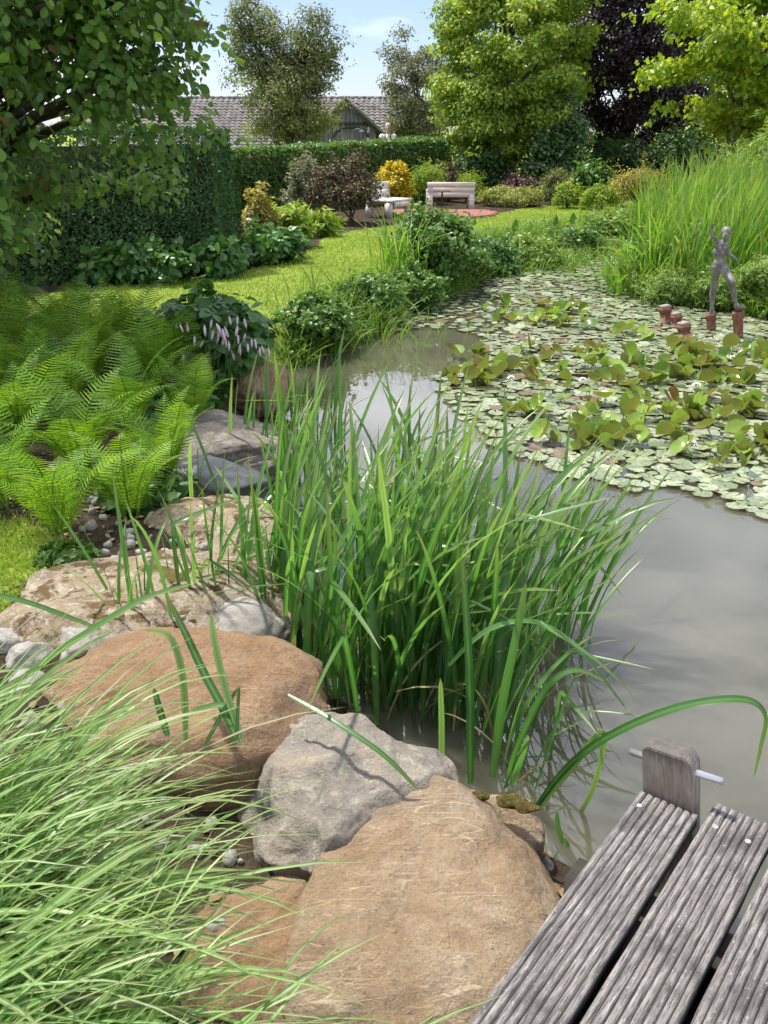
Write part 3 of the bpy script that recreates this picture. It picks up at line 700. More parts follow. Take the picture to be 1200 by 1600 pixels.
# --- big trees of the far side
tree('apple_tree', 'leafy apple tree overhanging the ferns, its branches filling the upper corner', (-3.75, 7.9, .28), (-3.3, 6.7, 2.9), (2.05, 1.6, 1.95), 300, 30000, .064, APPLE, tr=.13, T=LEAF6, clump=.22, seed=11, extra=[((-1.75, 6.1, 2.6), (.6, .6, .75), 60), ((-2.7, 5.5, 1.55), (.6, .6, .55), 45), ((-1.5, 6.2, 3.0), (.7, .7, 1.0), 26)], cut=lambda c: c[:, 2] > 1.12 + (c[:, 0] + 1.95) * 1.05, shoots=130, single=300,
     droop=.7, shell=.25, limbs=90, trunk_top=(-3.2, 6.7, 3.2), flat=.75)
tree('golden_tree', 'broad golden-green tree rising behind the curved lawn', (xa(785, 25), 25, .3), (xa(788, 25), 25, 3.2), (1.9, 2.2, 3.3), 400, 90000, .1, GOLDEN, tr=.16, clump=.42, seed=12, flat=.45, shell=.5, shoots=200)
tree('copper_beech', 'dark purple copper beech between the golden tree and the oak', (xa(975, 27.5), 27.5, .3), (xa(972, 27.5), 27.5, 4.1), (2.0, 2.0, 4.3), 380, 76000, .1, COPPER, tr=.16, clump=.42, seed=13, shell=.4, flat=.6)
tree('oak_tree', 'bright yellow-green young oak with a slim bare trunk above the reeds', (xa(1113, 20.5), 20.5, .3), (xa(1180, 20.5), 20.5, 3.75), (2.1, 1.9, 2.3), 260, 30000, .135, OAKLEAF, bark=BARK_PALE, tr=.13, T=OAK, clump=.42, seed=14, shell=.3,
     droop=.6, limbs=30, flat=.5, shoots=120)
tree('airy_tree', 'airy olive-green tree standing in front of the barn roof', (xa(462, 33), 33, -1), (xa(455, 33), 33, 2.6), (1.6, 1.5, 2.0), 130, 32000, .095, OLIVE, tr=.12, clump=.4, seed=15, limbs=70, shell=.15, flat=.8, shoots=120, trunk_top=(xa(450, 33), 33, 4.4), extra=[((xa(412, 33), 33, 4.7), (.95, .8, 1.35), 60), ((xa(490, 33), 33, 4.3), (.95, .8, 1.3), 55)])
tree('airy_tree', 'small grey-green tree beyond the hedge beside the golden tree', (xa(648, 35), 35, -1), (xa(650, 35), 35, 2.7), (1.35, 1.4, 2.3), 140, 24000, .095, GREYG, tr=.1, clump=.38, seed=16, limbs=36, shell=.25)
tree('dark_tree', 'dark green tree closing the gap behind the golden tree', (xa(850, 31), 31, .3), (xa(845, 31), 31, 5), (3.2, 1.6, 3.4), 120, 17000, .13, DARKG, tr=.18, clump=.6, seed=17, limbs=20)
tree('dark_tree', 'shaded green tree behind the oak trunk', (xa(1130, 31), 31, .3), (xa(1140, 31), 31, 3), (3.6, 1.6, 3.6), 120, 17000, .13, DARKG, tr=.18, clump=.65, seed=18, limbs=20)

# --- shrubs of the far borders: (name, label, x0, x1, ytop, Y, material, leaf, count, shape, category)
for k, a in enumerate([
    ('brown_shrub', 'rounded brown-purple shrub in front of the long hedge', 476, 602, 230, 16.4, BROWNP, .05, 9000, LEAF2),
    ('silver_shrub', 'dull grey-olive shrub beside the brown-purple shrub', 440, 512, 240, 16.9, GREYG, .05, 4200, LEAF2),
    ('yellow_shrub', 'bright yellow shrub beside the slatted bench', 588, 648, 250, 20.4, YELLOW, .075, 3600, LEAF2),
    ('lime_perennial', 'lime green leafy perennial between yellow shrub and bench back', 630, 705, 246, 20.8, LIME, .09, 2600, NARROW2),
    ('red_shrub', 'small reddish brown shrub behind the bench back', 668, 722, 252, 21.6, BROWNP, .06, 2600, LEAF2),
    ('spreading_shrub', 'lime shrub with spreading tips behind the bench end', 700, 760, 264, 21.4, LIME, .07, 2400, NARROW2),
    ('mounded_shrub', 'low yellow-green mound right beside the bench', 738, 852, 290, 20.2, YGMOUND, .05, 7000, LEAF2),
    ('plum_perennial', 'low dark plum foliage under the golden tree', 772, 846, 274, 22.0, PLUM, .07, 3000, LEAF2),
    ('feathery_perennial', 'feathery olive perennial in the far border below the copper beech', 838, 892, 262, 20.6, OLIVE, .09, 2600, NARROW2),
    ('round_shrub', 'small round bright green shrub at the far lawn edge', 862, 908, 284, 19.6, LIME, .05, 2600, LEAF2),
    ('broad_shrub', 'leafy green shrub below the copper beech', 888, 955, 244, 21.2, MIDG, .1, 2800, LEAF2),
    ('low_shrub', 'low pale green mound at the end of the far lawn', 900, 968, 290, 19.2, LIME, .05, 3000, LEAF2),
    ('twiggy_shrub', 'brownish green twiggy mound behind the reeds', 945, 1045, 256, 20.0, BRONZEY, .05, 4500, LEAF2),
    ('variegated_shrub', 'tall variegated dark green bush leaning against the golden tree', 815, 920, 140, 23.4, VARIEG, .1, 7000, LEAF2),
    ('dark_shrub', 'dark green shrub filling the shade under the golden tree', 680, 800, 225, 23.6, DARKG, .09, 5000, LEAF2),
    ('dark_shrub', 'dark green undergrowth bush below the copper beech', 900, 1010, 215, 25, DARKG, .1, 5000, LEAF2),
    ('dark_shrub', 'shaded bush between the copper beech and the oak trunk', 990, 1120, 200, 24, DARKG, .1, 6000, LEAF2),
    ('bronze_shrub', 'yellow and bronze tipped shrub at the hedge corner', 378, 442, 286, 12.4, BRONZEY, .05, 3600, LEAF2),
    ('lime_perennial', 'fresh green leafy perennial at the lawn bend', 408, 492, 318, 12.9, LIME, .08, 3000, LEAF2),
    ('arching_perennial', 'arching strap-leaved perennial below the brown-purple shrub', 455, 528, 334, 14.2, LIME, .16, 1300, NARROW2),
    ('border_plant', 'dark lobed border plant at the foot of the hedge corner', 372, 470, 356, 11.4, BORDERG, .09, 2200, LEAF6),
    ('border_plant', 'broad leafy border plant in front of the dark hedge', 288, 392, 368, 10.4, BORDERG, .09, 2400, LEAF6),
    ('border_plant', 'spreading border plant below the hedge, nearest the apple tree', 130, 312, 382, 9.75, BORDERG, .09, 3400, LEAF6),
    ('willow_shrub', 'pale willow-leaved bush hanging over the reeds', 1115, 1330, 165, 15.2, WILLOW, .13, 8000, NARROW2),
]):
    kw = {}
    if a[0] == 'willow_shrub': kw = dict(droop=1.0, base_z=.3)
    if a[0] == 'border_plant': kw = dict(ry=.55, single=100)
    if a[0] == 'variegated_shrub': kw = dict(nclump=90)
    shrub(*a[:9], T=a[9], cat='perennial' if ('perennial' in a[0] or 'plant' in a[0]) else 'shrub', seed=40 + k, **kw)
# --- leafy growth along the pond's bank
for k, a in enumerate([
    ('bank_shrub', 'low glossy leafy bush on the bank nearest the iris clump', 440, 548, 458, 7.75, MIDG, .045, 6500, LEAF6),
    ('bank_shrub', 'low leafy bush on the bank beside the open water', 515, 628, 430, 8.9, MIDG, .045, 6500, LEAF6),
    ('bank_shrub', 'tallest leafy bush on the pond bank in front of the benches', 612, 748, 318, 10.9, MIDG, .055, 9500, LEAF6),
    ('bank_shrub', 'rounded bush filling the bank between the tallest and the dark one', 668, 778, 385, 11.55, MIDG, .05, 6000, LEAF6),
    ('bank_shrub', 'light leafy growth on the far bank just past the dark bush', 780, 885, 358, 13.1, WILLOW, .06, 4200, LEAF6),
    ('bank_shrub', 'light leafy growth halfway along the far bank', 850, 955, 340, 14.3, MIDG, .06, 4200, LEAF6),
    ('bank_shrub', 'light leafy growth at the end of the far bank by the reeds', 920, 1020, 325, 15.7, WILLOW, .06, 3800, LEAF6),
    ('bank_shrub', 'low bush at the waterline below the tallest one', 600, 690, 410, 9.85, MIDG, .045, 5000, LEAF6),
    ('bank_shrub', 'dense dark bush on the bank past the tallest one', 712, 812, 372, 12.4, BORDERG, .05, 6000, LEAF6),
]):
    shrub(*a[:9], T=a[9], seed=80 + k, nclump=80, ry=.45 if k != 2 else .7, lowfill=.8)
def blade_clump(name, label, cat, x, y, spread, n, L, w, mat, th=(.05, .5), bend=(.3, 1.6), seed=1, seg=7, z=None, part_name='blade', az=None, azj=3.14, kind=None, rib=False, fold=0., sy=None):
    rng = np.random.default_rng(seed)
    p = rng.normal(0, 1, (n, 2)) * np.array([spread, sy or spread]) + np.array([x, y]); zz = np.maximum(ground_z(p), -.04) if z is None else np.full(n, z)
    base = np.column_stack([p, zz - .02])
    a = rng.uniform(-math.pi, math.pi, n) if az is None else az + rng.uniform(-azj, azj, n)
    V, F, at_ = blades(base, a, rng.uniform(*th, n), rng.uniform(*bend, n), rng.uniform(*L, n), rng.uniform(*w, n), seg, twist=rng.normal(0, .5, n), rib=rib, fold=fold)
    T = thing(name, label, cat, (x, y, max(gz(x, y), 0)))
    part(part_name, V, F, mat, T, True, at_, kind)
    return T
blade_clump('grass_tuft', 'tall bright grass tuft between the bank bushes', 'grass', xa(622, 10.2), 10.3, .13, 110, (.5, .9), (.01, .016), REED, seed=90, kind='stuff')
for k, (x, Y, lab) in enumerate([(808, 13.0, 'arching sedge mound on the bank beyond the dark bush'), (868, 13.9, 'arching sedge mound in the middle of the far bank'), (925, 15.0, 'arching sedge mound at the far end of the pond'), (985, 16.3, 'farthest sedge mound, beside the reed bed')]):
    blade_clump('sedge_mound', lab, 'sedge', xa(x, Y), Y, .42, 1700, (.18, .4), (.007, .013), SEDGE, bend=(.8, 2.2), seed=91 + k, kind='stuff', seg=6, sy=.35)
blade_clump('grass_tuft', 'wispy grass growing along the bank under the tallest bush', 'grass', xa(560, 8.3), 8.25, .35, 220, (.25, .5), (.006, .012), SEDGE, seed=97, kind='stuff')
# --- reed bed
def reed_bed():
    rng = np.random.default_rng(100)
    p = rng.uniform((2.9, 9.4), (11, 18), (22000, 2)); d = sdist(p, POND)
    edge = (d > -.12) & (p[:, 1] > 9.2) & (p[:, 0] > 3.0) & (p[:, 1] > 10.1 - (p[:, 0] - 4) * .2)
    p = p[edge & (p[:, 0] > 3.12 + np.maximum(0, p[:, 1] - 11.8) * .62)]; n = len(p)
    base = np.column_stack([p, np.maximum(ground_z(p), 0) - .03])
    hgt = np.interp(p[:, 1], [9.5, 10.6, 13, 16, 18], [.5, .85, 1.15, 1.3, 1.35])
    keep = rng.uniform(0, 1, n) < np.interp(p[:, 1], [9, 12.5, 18], [1, .8, .35]); base, hgt = base[keep], hgt[keep]; n = len(base)
    V, F, at_ = blades(base, rng.uniform(-math.pi, math.pi, n), rng.uniform(0, .28, n), rng.uniform(.05, .9, n), hgt * rng.uniform(.7, 1.18, n), rng.uniform(.014, .026, n), 6, twist=rng.normal(0, .8, n))
    o = link('reed_bed', mesh_data('reed_bed', V, F, REED, True, at_))
    tag(o, 'dense bright green reed bed behind the statue', 'reeds', kind='stuff')
reed_bed()
blade_clump('water_sedge', 'drooping pale sedge leaning over the lily pads at the reed bed corner', 'sedge', 3.2, 11.0, .22, 340, (.45, .85), (.014, .024), REED, th=(.1, .7), bend=(.6, 2.0), seed=101, kind='stuff')
for k, (x0, x1, yt, Y, lab) in enumerate([(995, 1105, 415, 10.15, 'leafy marginal plant at the foot of the reeds, nearest the short pillars'), (1090, 1175, 425, 9.75, 'leafy marginal plant directly behind the statue'), (1150, 1260, 400, 9.5, 'leafy marginal plant at the picture edge past the statue')]):
    shrub('marginal_plant', lab, x0, x1, yt, Y, WILLOW, .06, 3600, NARROW2, 'perennial', seed=110 + k, ry=.35, nclump=60, lowfill=.9)

def bank_fringe(name, label, line, n, seed, L=(.16, .42)):
    """grass and low leaves hanging over the water's edge"""
    rng = np.random.default_rng(seed); line = np.array(line); sg = np.linalg.norm(np.diff(line, axis=0), axis=1); cum = np.concatenate([[0], np.cumsum(sg)])
    s = rng.uniform(0, cum[-1], n); q = np.stack([np.interp(s, cum, line[:, k]) for k in (0, 1)], 1) + rng.normal(0, .09, (n, 2))
    d = sdist(q, POND); q = q[d > -.1]; n = len(q); base = np.column_stack([q, np.maximum(ground_z(q), 0) - .01])
    V, F, at_ = blades(base, rng.uniform(-math.pi, math.pi, n), rng.uniform(.1, .9, n), rng.uniform(.4, 1.8, n), rng.uniform(*L, n), rng.uniform(.006, .013, n), 5, twist=rng.normal(0, .6, n))
    o = link(name, mesh_data(name, V, F, SEDGE, True, at_)); tag(o, label, 'grass', kind='stuff')
    m = n // 2; k = rng.integers(0, n, m); pos = base[k] + np.column_stack([rng.normal(0, .06, (m, 2)), rng.uniform(.01, .22, m)])
    V, F = leaves(rng, pos, nrm(rng.normal(0, .5, (m, 3)) + [0, 0, .6]), .045, LEAF6, .6)
    o2 = link('bank_leaves', mesh_data('bank_leaves', V, F, MIDG)); tag(o2, label.replace('grass', 'small leaves'), 'ground cover', kind='stuff')
bank_fringe('bank_grass', 'fringe of grass hanging over the water along the lawn bank', [(-.8, 7.2), (-.4, 7.95), (.1, 9.5), (.85, 10.75), (1.38, 12.6), (2.42, 14.2), (3.2, 15.4)], 5200, 120)
bank_fringe('bank_grass', 'fringe of grass along the water behind the statue', [(3.0, 11.6), (3.08, 10.5), (3.62, 9.8), (4.05, 9.2), (5.2, 8.65)], 2600, 121)
# ------------------------------------------------------------------ benches, table, paving, person
def bench(label, x, y, rz, w, hb, hs, npl):
    """plank bench facing local -y: seat planks, plank back, four legs"""
    T = thing('wooden_bench', label, 'bench', (x, y, .3), None, rz)
    def p(name, c, h, ax=None): link(name, mesh_data(name, *boxVF(c, h, 0, ax), WOOD_BENCH), T)
    ln = nrm(np.array([0, .16, 1.])); yb = .24
    lo = hs - .1; ph = (hb - lo) / npl
    for k in range(npl): p('back_plank', np.array([0, yb, lo]) + ln * ph * (k + .5), (w / 2 - .003 * (k % 2), .02, ph / 2 - .003), [[1, 0, 0], [0, ln[2], -ln[1]], ln])
    for k in range(4): p('seat_plank', (0, -.22 + k * .125, hs), (w / 2 - .002, .058, .02))
    for sx in (-1, 1):
        p('leg', (sx * (w / 2 - .06), -.2, hs / 2 - .012), (.055, .045, hs / 2 - .012)); p('leg', (sx * (w / 2 - .06), .25, hs / 2 - .03), (.055, .045, hs / 2 - .03))
    p('apron', (0, -.262, hs - .07), (w / 2 - .13, .012, .045))
def bench_back():
    Y = 19.0; xl, xr = xa(667, Y), xa(741, Y)
    bench('silvered wooden bench with a tall plank back seen from behind', (xl + xr) / 2, Y + .3, math.pi, xr - xl, za(287, Y) - .3 + .03, .36, 3)
def bench_side():
    Y = 17.7; bench('smaller wooden bench half hidden by the brown-purple shrub', xa(609, Y), Y, R(58), .8, .62, .3, 3)
bench_back(); bench_side()
def side_table():
    Y = 18.2; x = xa(690, Y); zt = za(300, Y)
    T = thing('metal_table', 'thin dark metal table on a single post before the bench back', 'table', (x, Y, .3))
    part('table_top', *lathe([(0, 0), (.17, 0), (.18, .008), (.17, .016), (0, .016)], 18, (x, Y, zt)), DARKWOOD, T)
    part('post', *tube(np.array([[x, Y, .3], [x, Y, zt]]), .016, 8), DARKWOOD, T)
    part('foot', *lathe([(0, 0), (.12, 0), (.11, .015), (0, .03)], 16, (x, Y, .312)), DARKWOOD, T)
side_table()
def patio():
    T = tag(link('paved_circle', None, loc=(xa(690, 18.2), 18.2, .3)), 'round red brick paving under the benches', kind='structure')
    c = np.array([xa(690, 18.2), 18.2]); r = 1.1
    part('bed', *lathe([(0, .02), (r - .02, .02), (r - .02, -.1)], 40, (c[0], c[1], .3)), MORTAR, T)
    me = mesh_data('paver', *boxVF((0, 0, 0), (.096, .046, .02)), PAVER)
    rng = np.random.default_rng(3); k = 0
    for j, y in enumerate(np.arange(-r, r, .1)):
        for x in np.arange(-r, r, .2) + (.1 if j % 2 else 0):
            if math.hypot(x, y) < r - .06 and k < 300:
                link('paver', me, T, (x, y, .022 + rng.uniform(-.003, .003))); k += 1
patio()

def blob(name, shapes, voxel, mat, parent=None, loc=(0, 0, 0), smooth=4, fac=.5):
    """one continuous skin over tapered limbs: shapes = (p0, r0, p1, r1) capsules or (centre, (rx, ry, rz)) masses"""
    bm = bmesh.new(); bmesh.ops.create_icosphere(bm, subdivisions=2, radius=1)
    SV = np.array([v.co[:] for v in bm.verts]); SF = np.array([[v.index for v in f.verts] for f in bm.faces]); bm.free()
    A = []
    for s in shapes:
        if len(s) == 2: A.append((SV * np.asarray(s[1]) + np.asarray(s[0]), SF))
        else:
            p0, r0, p1, r1 = s; p0, p1 = np.asarray(p0, float), np.asarray(p1, float)
            n = max(3, int(np.linalg.norm(p1 - p0) / (min(r0, r1) * .35)) + 1)
            for t in np.linspace(0, 1, n): A.append((SV * (r0 + (r1 - r0) * t) + p0 + (p1 - p0) * t, SF))
    tmp = bpy.data.objects.new('tmp', mesh_data('tmp', *joinVF(A))); C.objects.link(tmp)
    m = tmp.modifiers.new('r', 'REMESH'); m.mode = 'VOXEL'; m.voxel_size = voxel
    m = tmp.modifiers.new('s', 'SMOOTH'); m.iterations = smooth; m.factor = fac
    me = bpy.data.meshes.new_from_object(tmp.evaluated_get(bpy.context.evaluated_depsgraph_get()))
    bpy.data.objects.remove(tmp); me.name = name; me.materials.clear(); me.materials.append(mat)
    me.polygons.foreach_set('use_smooth', np.ones(len(me.polygons), bool))
    return link(name, me, parent, loc)
SKIN = solid('skin', _flat((.5, .32, .24), .1), .6, .3)
WHITE_CLOTH = solid('white_cloth', _flat((.75, .75, .74), .08), .9, .1)
VEST = solid('yellow_green_cloth', _flat((.55, .62, .1), .1), .9, .1)
NAVY = solid('navy_cloth', _flat((.03, .035, .06), .2), .9, .1)
HAIR = solid('grey_hair', _flat((.5, .47, .43), .2, 60), .7, .3)
def person():
    Y = 25.2; x = xa(606, Y, 1.8); g = gz(x, Y); k = (za(192, Y) - g) / 1.72
    q = lambda *v: tuple(a * k for a in v)
    body = [(q(0, 0, 1.6), q(.072, .09, .108)), (q(0, -.015, 1.55), q(.055, .075, .07)), (q(0, .01, 1.4), .052 * k, q(0, 0, 1.52), .048 * k), (q(0, -.1, 1.585), q(.014, .022, .022)),
            (q(-.074, 0, 1.59), q(.012, .02, .03)), (q(.074, 0, 1.59), q(.012, .02, .03)),
            (q(0, 0, 1.2), q(.17, .11, .24)), (q(0, 0, .95), q(.16, .11, .14))]
    for s in (-1, 1):
        body += [(q(s * .17, 0, 1.38), .055 * k, q(s * .24, -.02, 1.1), .043 * k), (q(s * .24, -.02, 1.1), .043 * k, q(s * .2, -.16, .9), .032 * k), (q(s * .2, -.19, .87), q(.03, .05, .04)),
                 (q(s * .09, 0, .92), .09 * k, q(s * .1, -.01, .5), .06 * k), (q(s * .1, -.01, .5), .06 * k, q(s * .1, .02, .08), .042 * k), (q(s * .1, .02, .05), .042 * k, q(s * .11, -.14, .035), .033 * k)]
        for f in range(4): body.append((q(s * (.185 + .012 * f), -.22, .86), .0085 * k, q(s * (.185 + .012 * f), -.26, .83 - .004 * f), .007 * k))
        body.append((q(s * .175, -.2, .88), .009 * k, q(s * .155, -.23, .87), .008 * k))
    P = blob('person', body, .012, SKIN, None, (x, Y, g))
    tag(P, 'person with grey hair in a white jacket behind the clipped hedge', 'person')
    blob('hair', [(q(0, .02, 1.65), q(.08, .095, .078)), (q(0, .05, 1.59), q(.078, .06, .09))], .012, HAIR, P)
    jk = [(q(0, .005, 1.22), q(.195, .135, .25)), (q(0, 0, .98), q(.185, .135, .14))]
    for s in (-1, 1): jk += [(q(s * .16, 0, 1.38), .078 * k, q(s * .24, -.02, 1.1), .062 * k), (q(s * .24, -.02, 1.1), .062 * k, q(s * .205, -.14, .92), .048 * k)]
    blob('jacket', jk, .015, WHITE_CLOTH, P)
    blob('shirt', [(q(0, -.06, 1.2), q(.075, .09, .24))], .015, VEST, P)
    blob('strap', [(q(-.07, -.115, 1.42), .02 * k, q(-.085, -.14, 1.15), .016 * k), (q(.07, -.115, 1.42), .02 * k, q(.085, -.14, 1.15), .016 * k)], .01, NAVY, P)
    tr = [(q(0, 0, .93), q(.175, .125, .13))]
    for s in (-1, 1): tr += [(q(s * .09, 0, .9), .1 * k, q(s * .1, -.01, .5), .075 * k), (q(s * .1, -.01, .5), .075 * k, q(s * .1, .02, .1), .06 * k)]
    blob('trousers', tr, .015, NAVY, P)
person()

# ------------------------------------------------------------------ statue and clay pillars in the pond
def pillar(px, py, ztop, r, label, square=False, group=None, lean=.17):
    p = G(px, py, 0)
    T = thing('clay_pillar', label, 'pillar', (p[0], p[1], -.45), group)
    if not square:
        part('shaft', *lathe([(r * .9, -.45), (r * .9, ztop - .075), (r * .94, ztop - .07)], 20, (p[0], p[1], 0)), TERRA, T, True)
        part('collar', *lathe([(r * .94, ztop - .07), (r * 1.06, ztop - .068), (r * 1.08, ztop - .02), (r * 1.04, ztop), (r * .75, ztop), (r * .72, ztop - .06), (0, ztop - .06)], 20, (p[0], p[1], 0)), TERRA, T)
    else:
        part('shaft', *boxVF((p[0], p[1], (ztop - .07 - .45) / 2), (r * .86, r * .86, (ztop - .07 + .45) / 2), rz=.25), TERRA, T)
        part('collar', *boxVF((p[0], p[1], ztop - .045), (r, r, .025), rz=.25), TERRA, T)
        part('cap', *boxVF((p[0], p[1], ztop - .008), (r * .9, r * .9, .012), rz=.25), MORTAR, T)
    bpy.context.view_layer.update()
    M = Matrix.Translation((p[0], p[1], 0)) @ Matrix.Rotation(-lean, 4, 'Y') @ Matrix.Translation((-p[0], -p[1], 0))
    T.matrix_world = M @ T.matrix_world
    return np.array([p[0] - math.sin(lean) * ztop, p[1], math.cos(lean) * ztop])
pL = pillar(1111.5, 517, .17, .047, 'red clay pipe under the statue\'s standing foot')
pR = pillar(1153.5, 530, .265, .05, 'tall red clay pipe under the statue\'s stepping foot')
pillar(1040.5, 508, .2, .045, 'tallest of three square clay pillars beside the statue', True)
pillar(1057.5, 513, .155, .04, 'middle square clay pillar partly behind the shortest one', True)
pillar(1069, 524, .125, .048, 'shortest and nearest of three square clay pillars', True)
def statue():
    o = np.array([pL[0], (pL[1] + pR[1]) / 2, .17]); kx = 1 / 1215
    dl, dr = pL[1] - o[1], pR[1] - o[1]
    def q(zx, zy, d=0.0):
        px, py = 1080 + zx / 7.273, 330 + zy / 7.273; Y = o[1] + d; z = za(py, Y)
        return np.array([xa(px, Y, z) - o[0], d, z - o[2]])
    A = [(q(402, 240, -.015), (.041, .048, .053)), (q(395, 285, -.035), (.034, .038, .04)), (q(392, 265, -.072), (.008, .014, .016)), (q(392, 228, .008), (.043, .048, .045)),
         (q(380, 340, 0), .026, q(392, 285, 0), .026),
         (q(345, 395, 0), (.062, .042, .05)), (q(325, 470, 0), (.05, .038, .07)), (q(320, 550, 0), (.044, .035, .05)), (q(318, 600, 0), (.064, .047, .055)),
         (q(318, 430, -.038), (.022, .02, .022)), (q(378, 425, -.035), (.022, .02, .022)),
         (q(375, 375, 0), .03, q(330, 370, 0), .032), (q(330, 372, 0), .028, q(275, 330, .0), .023), (q(275, 330, 0), .023, q(240, 275, -.02), .02),
         (q(240, 275, -.02), .019, q(236, 185, -.035), .014), (q(238, 168, -.038), (.014, .012, .016)),
         (q(395, 400, 0), .028, q(412, 480, .01), .021), (q(412, 480, .01), .021, q(500, 545, -.02), .015), (q(515, 555, -.025), (.018, .01, .013)),
         (q(275, 450, .025), .026, q(262, 470, .03), .022),
         (q(288, 640, 0), .047, q(262, 820, dl - .02), .031), (q(262, 835, dl - .02), .033, q(245, 940, dl), .031), (q(245, 940, dl), .031, q(236, 1090, dl), .018),
         (q(236, 1095, dl), .02, q(235, 1160, dl), .024), (q(235, 1160, dl), .024, q(285, 1172, dl - .04), .013),
         (q(355, 640, 0), .047, q(465, 815, dr), .033), (q(465, 825, dr), .033, q(480, 910, dr + .02), .03), (q(480, 910, dr + .02), .028, q(508, 1045, dr + .02), .019),
         (q(508, 1050, dr + .02), .021, q(518, 1085, dr), .028), (q(518, 1088, dr), .028, q(605, 1098, dr - .03), .014)]
    h = q(236, 165, -.04)
    for k in range(4): A.append((h + np.array([-.012 + .008 * k, 0, 0]), .0055, h + np.array([-.006 + .012 * k, -.012, .024 - .003 * abs(k - 1)]), .0045))
    A.append((h, .006, h + np.array([.024, -.006, .008]), .0045))
    h = q(520, 560, -.026)
    for k in range(4): A.append((h, .0055, h + np.array([.022 - .004 * k, -.004 + .003 * k, -.022 - .004 * k]), .0042))
    A.append((h, .006, h + np.array([.006, -.018, -.014]), .0045))
    s = blob('statue', A, .0055, BRONZE, None, tuple(o), smooth=5, fac=.5)
    tag(s, 'weathered bronze statue of a striding figure with one arm raised', 'statue')
statue()

# ------------------------------------------------------------------ stones of the near bank
def rock(name, label, c, r, mat, seed, rz=0, sub=5, tilt=(0, 0), rough=.08, facets=9, cat='boulder', power=2.6, top=None):
    rng = np.random.default_rng(seed)
    bm = bmesh.new(); bmesh.ops.create_icosphere(bm, subdivisions=sub, radius=1)
    V = np.array([v.co[:] for v in bm.verts]); F = np.array([[v.index for v in f.verts] for f in bm.faces]); bm.free()
    V = V / (np.abs(V) ** power).sum(1, keepdims=True) ** (1 / power)
    for k in range(facets):
        n = nrm(rng.normal(0, 1, 3)); d = rng.uniform(.72, .93); e = V @ n - d
        V = V - np.where(e > 0, e * .85, 0)[:, None] * n
    if top is not None:
        n = nrm(np.array([.04, -.12, 1.])); e = V @ n - top; V = V - np.where(e > 0, e * .78, 0)[:, None] * n
    off = rng.uniform(-50, 50, 3); N = nrm(V); D = np.empty(len(V))
    for i, v in enumerate(V):
        p = Vector(v + off)
        D[i] = .55 * mn.noise(p * 1.6) + .3 * mn.noise(p * 3.7) - .28 * abs(mn.noise(p * 2.9 + Vector((9, 3, 1)))) + .12 * mn.noise(p * 8.5) + .05 * mn.noise(p * 19) + .03 * mn.noise(p * 43) - .1 * max(0, .12 - abs(mn.noise(p * 2.2 + Vector((4, 7, 2))))) * 4
    V = V + N * (D * rough * 2)[:, None]
    V = V * np.asarray(r)
    M = np.array((Matrix.Rotation(rz, 3, 'Z') @ Matrix.Rotation(tilt[1], 3, 'Y') @ Matrix.Rotation(tilt[0], 3, 'X')))
    V = V @ M.T
    o = link(name, mesh_data(name, V, F, mat, True), None, tuple(c))
    return tag(o, label, cat)
def rk(px, py, z, **k): return G(px, py, z)
r1 = rock('boulder', 'large smooth tan sandstone boulder behind the striped grass', G(250, 1082, .27) - (0, 0, .1), (.52, .34, .25), ROCK_SAND, 21, rz=-.25, sub=6, rough=.075, tilt=(.12, -.05), top=.85)
r2 = rock('boulder', 'blocky grey lichen-speckled boulder between the two tan ones', G(548, 1218, .24) - (0, 0, .14), (.28, .28, .22), ROCK_GREY, 23, rz=.45, sub=6, rough=.12, power=3.6, tilt=(.12, .08), facets=8)
r3 = rock('boulder', 'big flat-topped ochre boulder beside the deck', G(662, 1385, .25) - (0, 0, .17), (.36, .4, .29), ROCK_OCHRE, 27, rz=-.2, sub=6, rough=.06, power=2.4, tilt=(.06, -.04), facets=4, top=.5)
rock('boulder', 'low ochre boulder tucked behind the flat-topped one', G(725, 1268, .17) - (0, 0, .1), (.21, .11, .17), ROCK_OCHRE, 24, rz=-.05, sub=5, rough=.08)
rock('boulder', 'pale stone at the foot of the deck', G(765, 1590, .15) - (0, 0, .12), (.16, .2, .16), ROCK_PALE, 25, rz=.4)
rock('boulder', 'tan stone under the striped grass', G(440, 1500, .12) - (0, 0, .1), (.3, .3, .16), ROCK_SAND, 26, rz=.2)
rock('boulder', 'grey lichened stone between the grass and the grey boulder', G(440, 1255, .17) - (0, 0, .12), (.2, .2, .16), ROCK_GREY, 36, rz=.7, rough=.1)
rock('flat_rock', 'broad mossy mottled rock at the lawn corner', G(235, 915, .33) - (0, 0, .12), (.54, .34, .16), ROCK_MOSSY, 28, rz=.4, sub=6, rough=.1, tilt=(.1, .05))
rock('flat_rock', 'rusty mottled rock beside the small pale stones', G(110, 962, .35) - (0, 0, .1), (.28, .18, .14), ROCK_MOSSY, 29, rz=.2, rough=.1)
rock('flat_rock', 'layered grey-brown rock beside the ferns', G(330, 670, .36) - (0, 0, .12), (.42, .42, .15), ROCK_SLATE, 30, rz=.2, sub=6, rough=.13, power=3.2)
rock('flat_rock', 'dark wet-looking stone below the layered rock', G(318, 722, .3) - (0, 0, .12), (.34, .26, .17), ROCK_WET, 31, rz=.1, rough=.09)
rock('flat_rock', 'brown rock between the wet stone and the mossy rock', G(340, 812, .33) - (0, 0, .12), (.34, .36, .16), ROCK_MOSSY, 32, rz=.5, rough=.1)
rock('flat_rock', 'small tan rock at the water below the pink flowers', G(405, 585, .25) - (0, 0, .12), (.24, .32, .17), ROCK_SAND, 33, rz=.3, rough=.12)
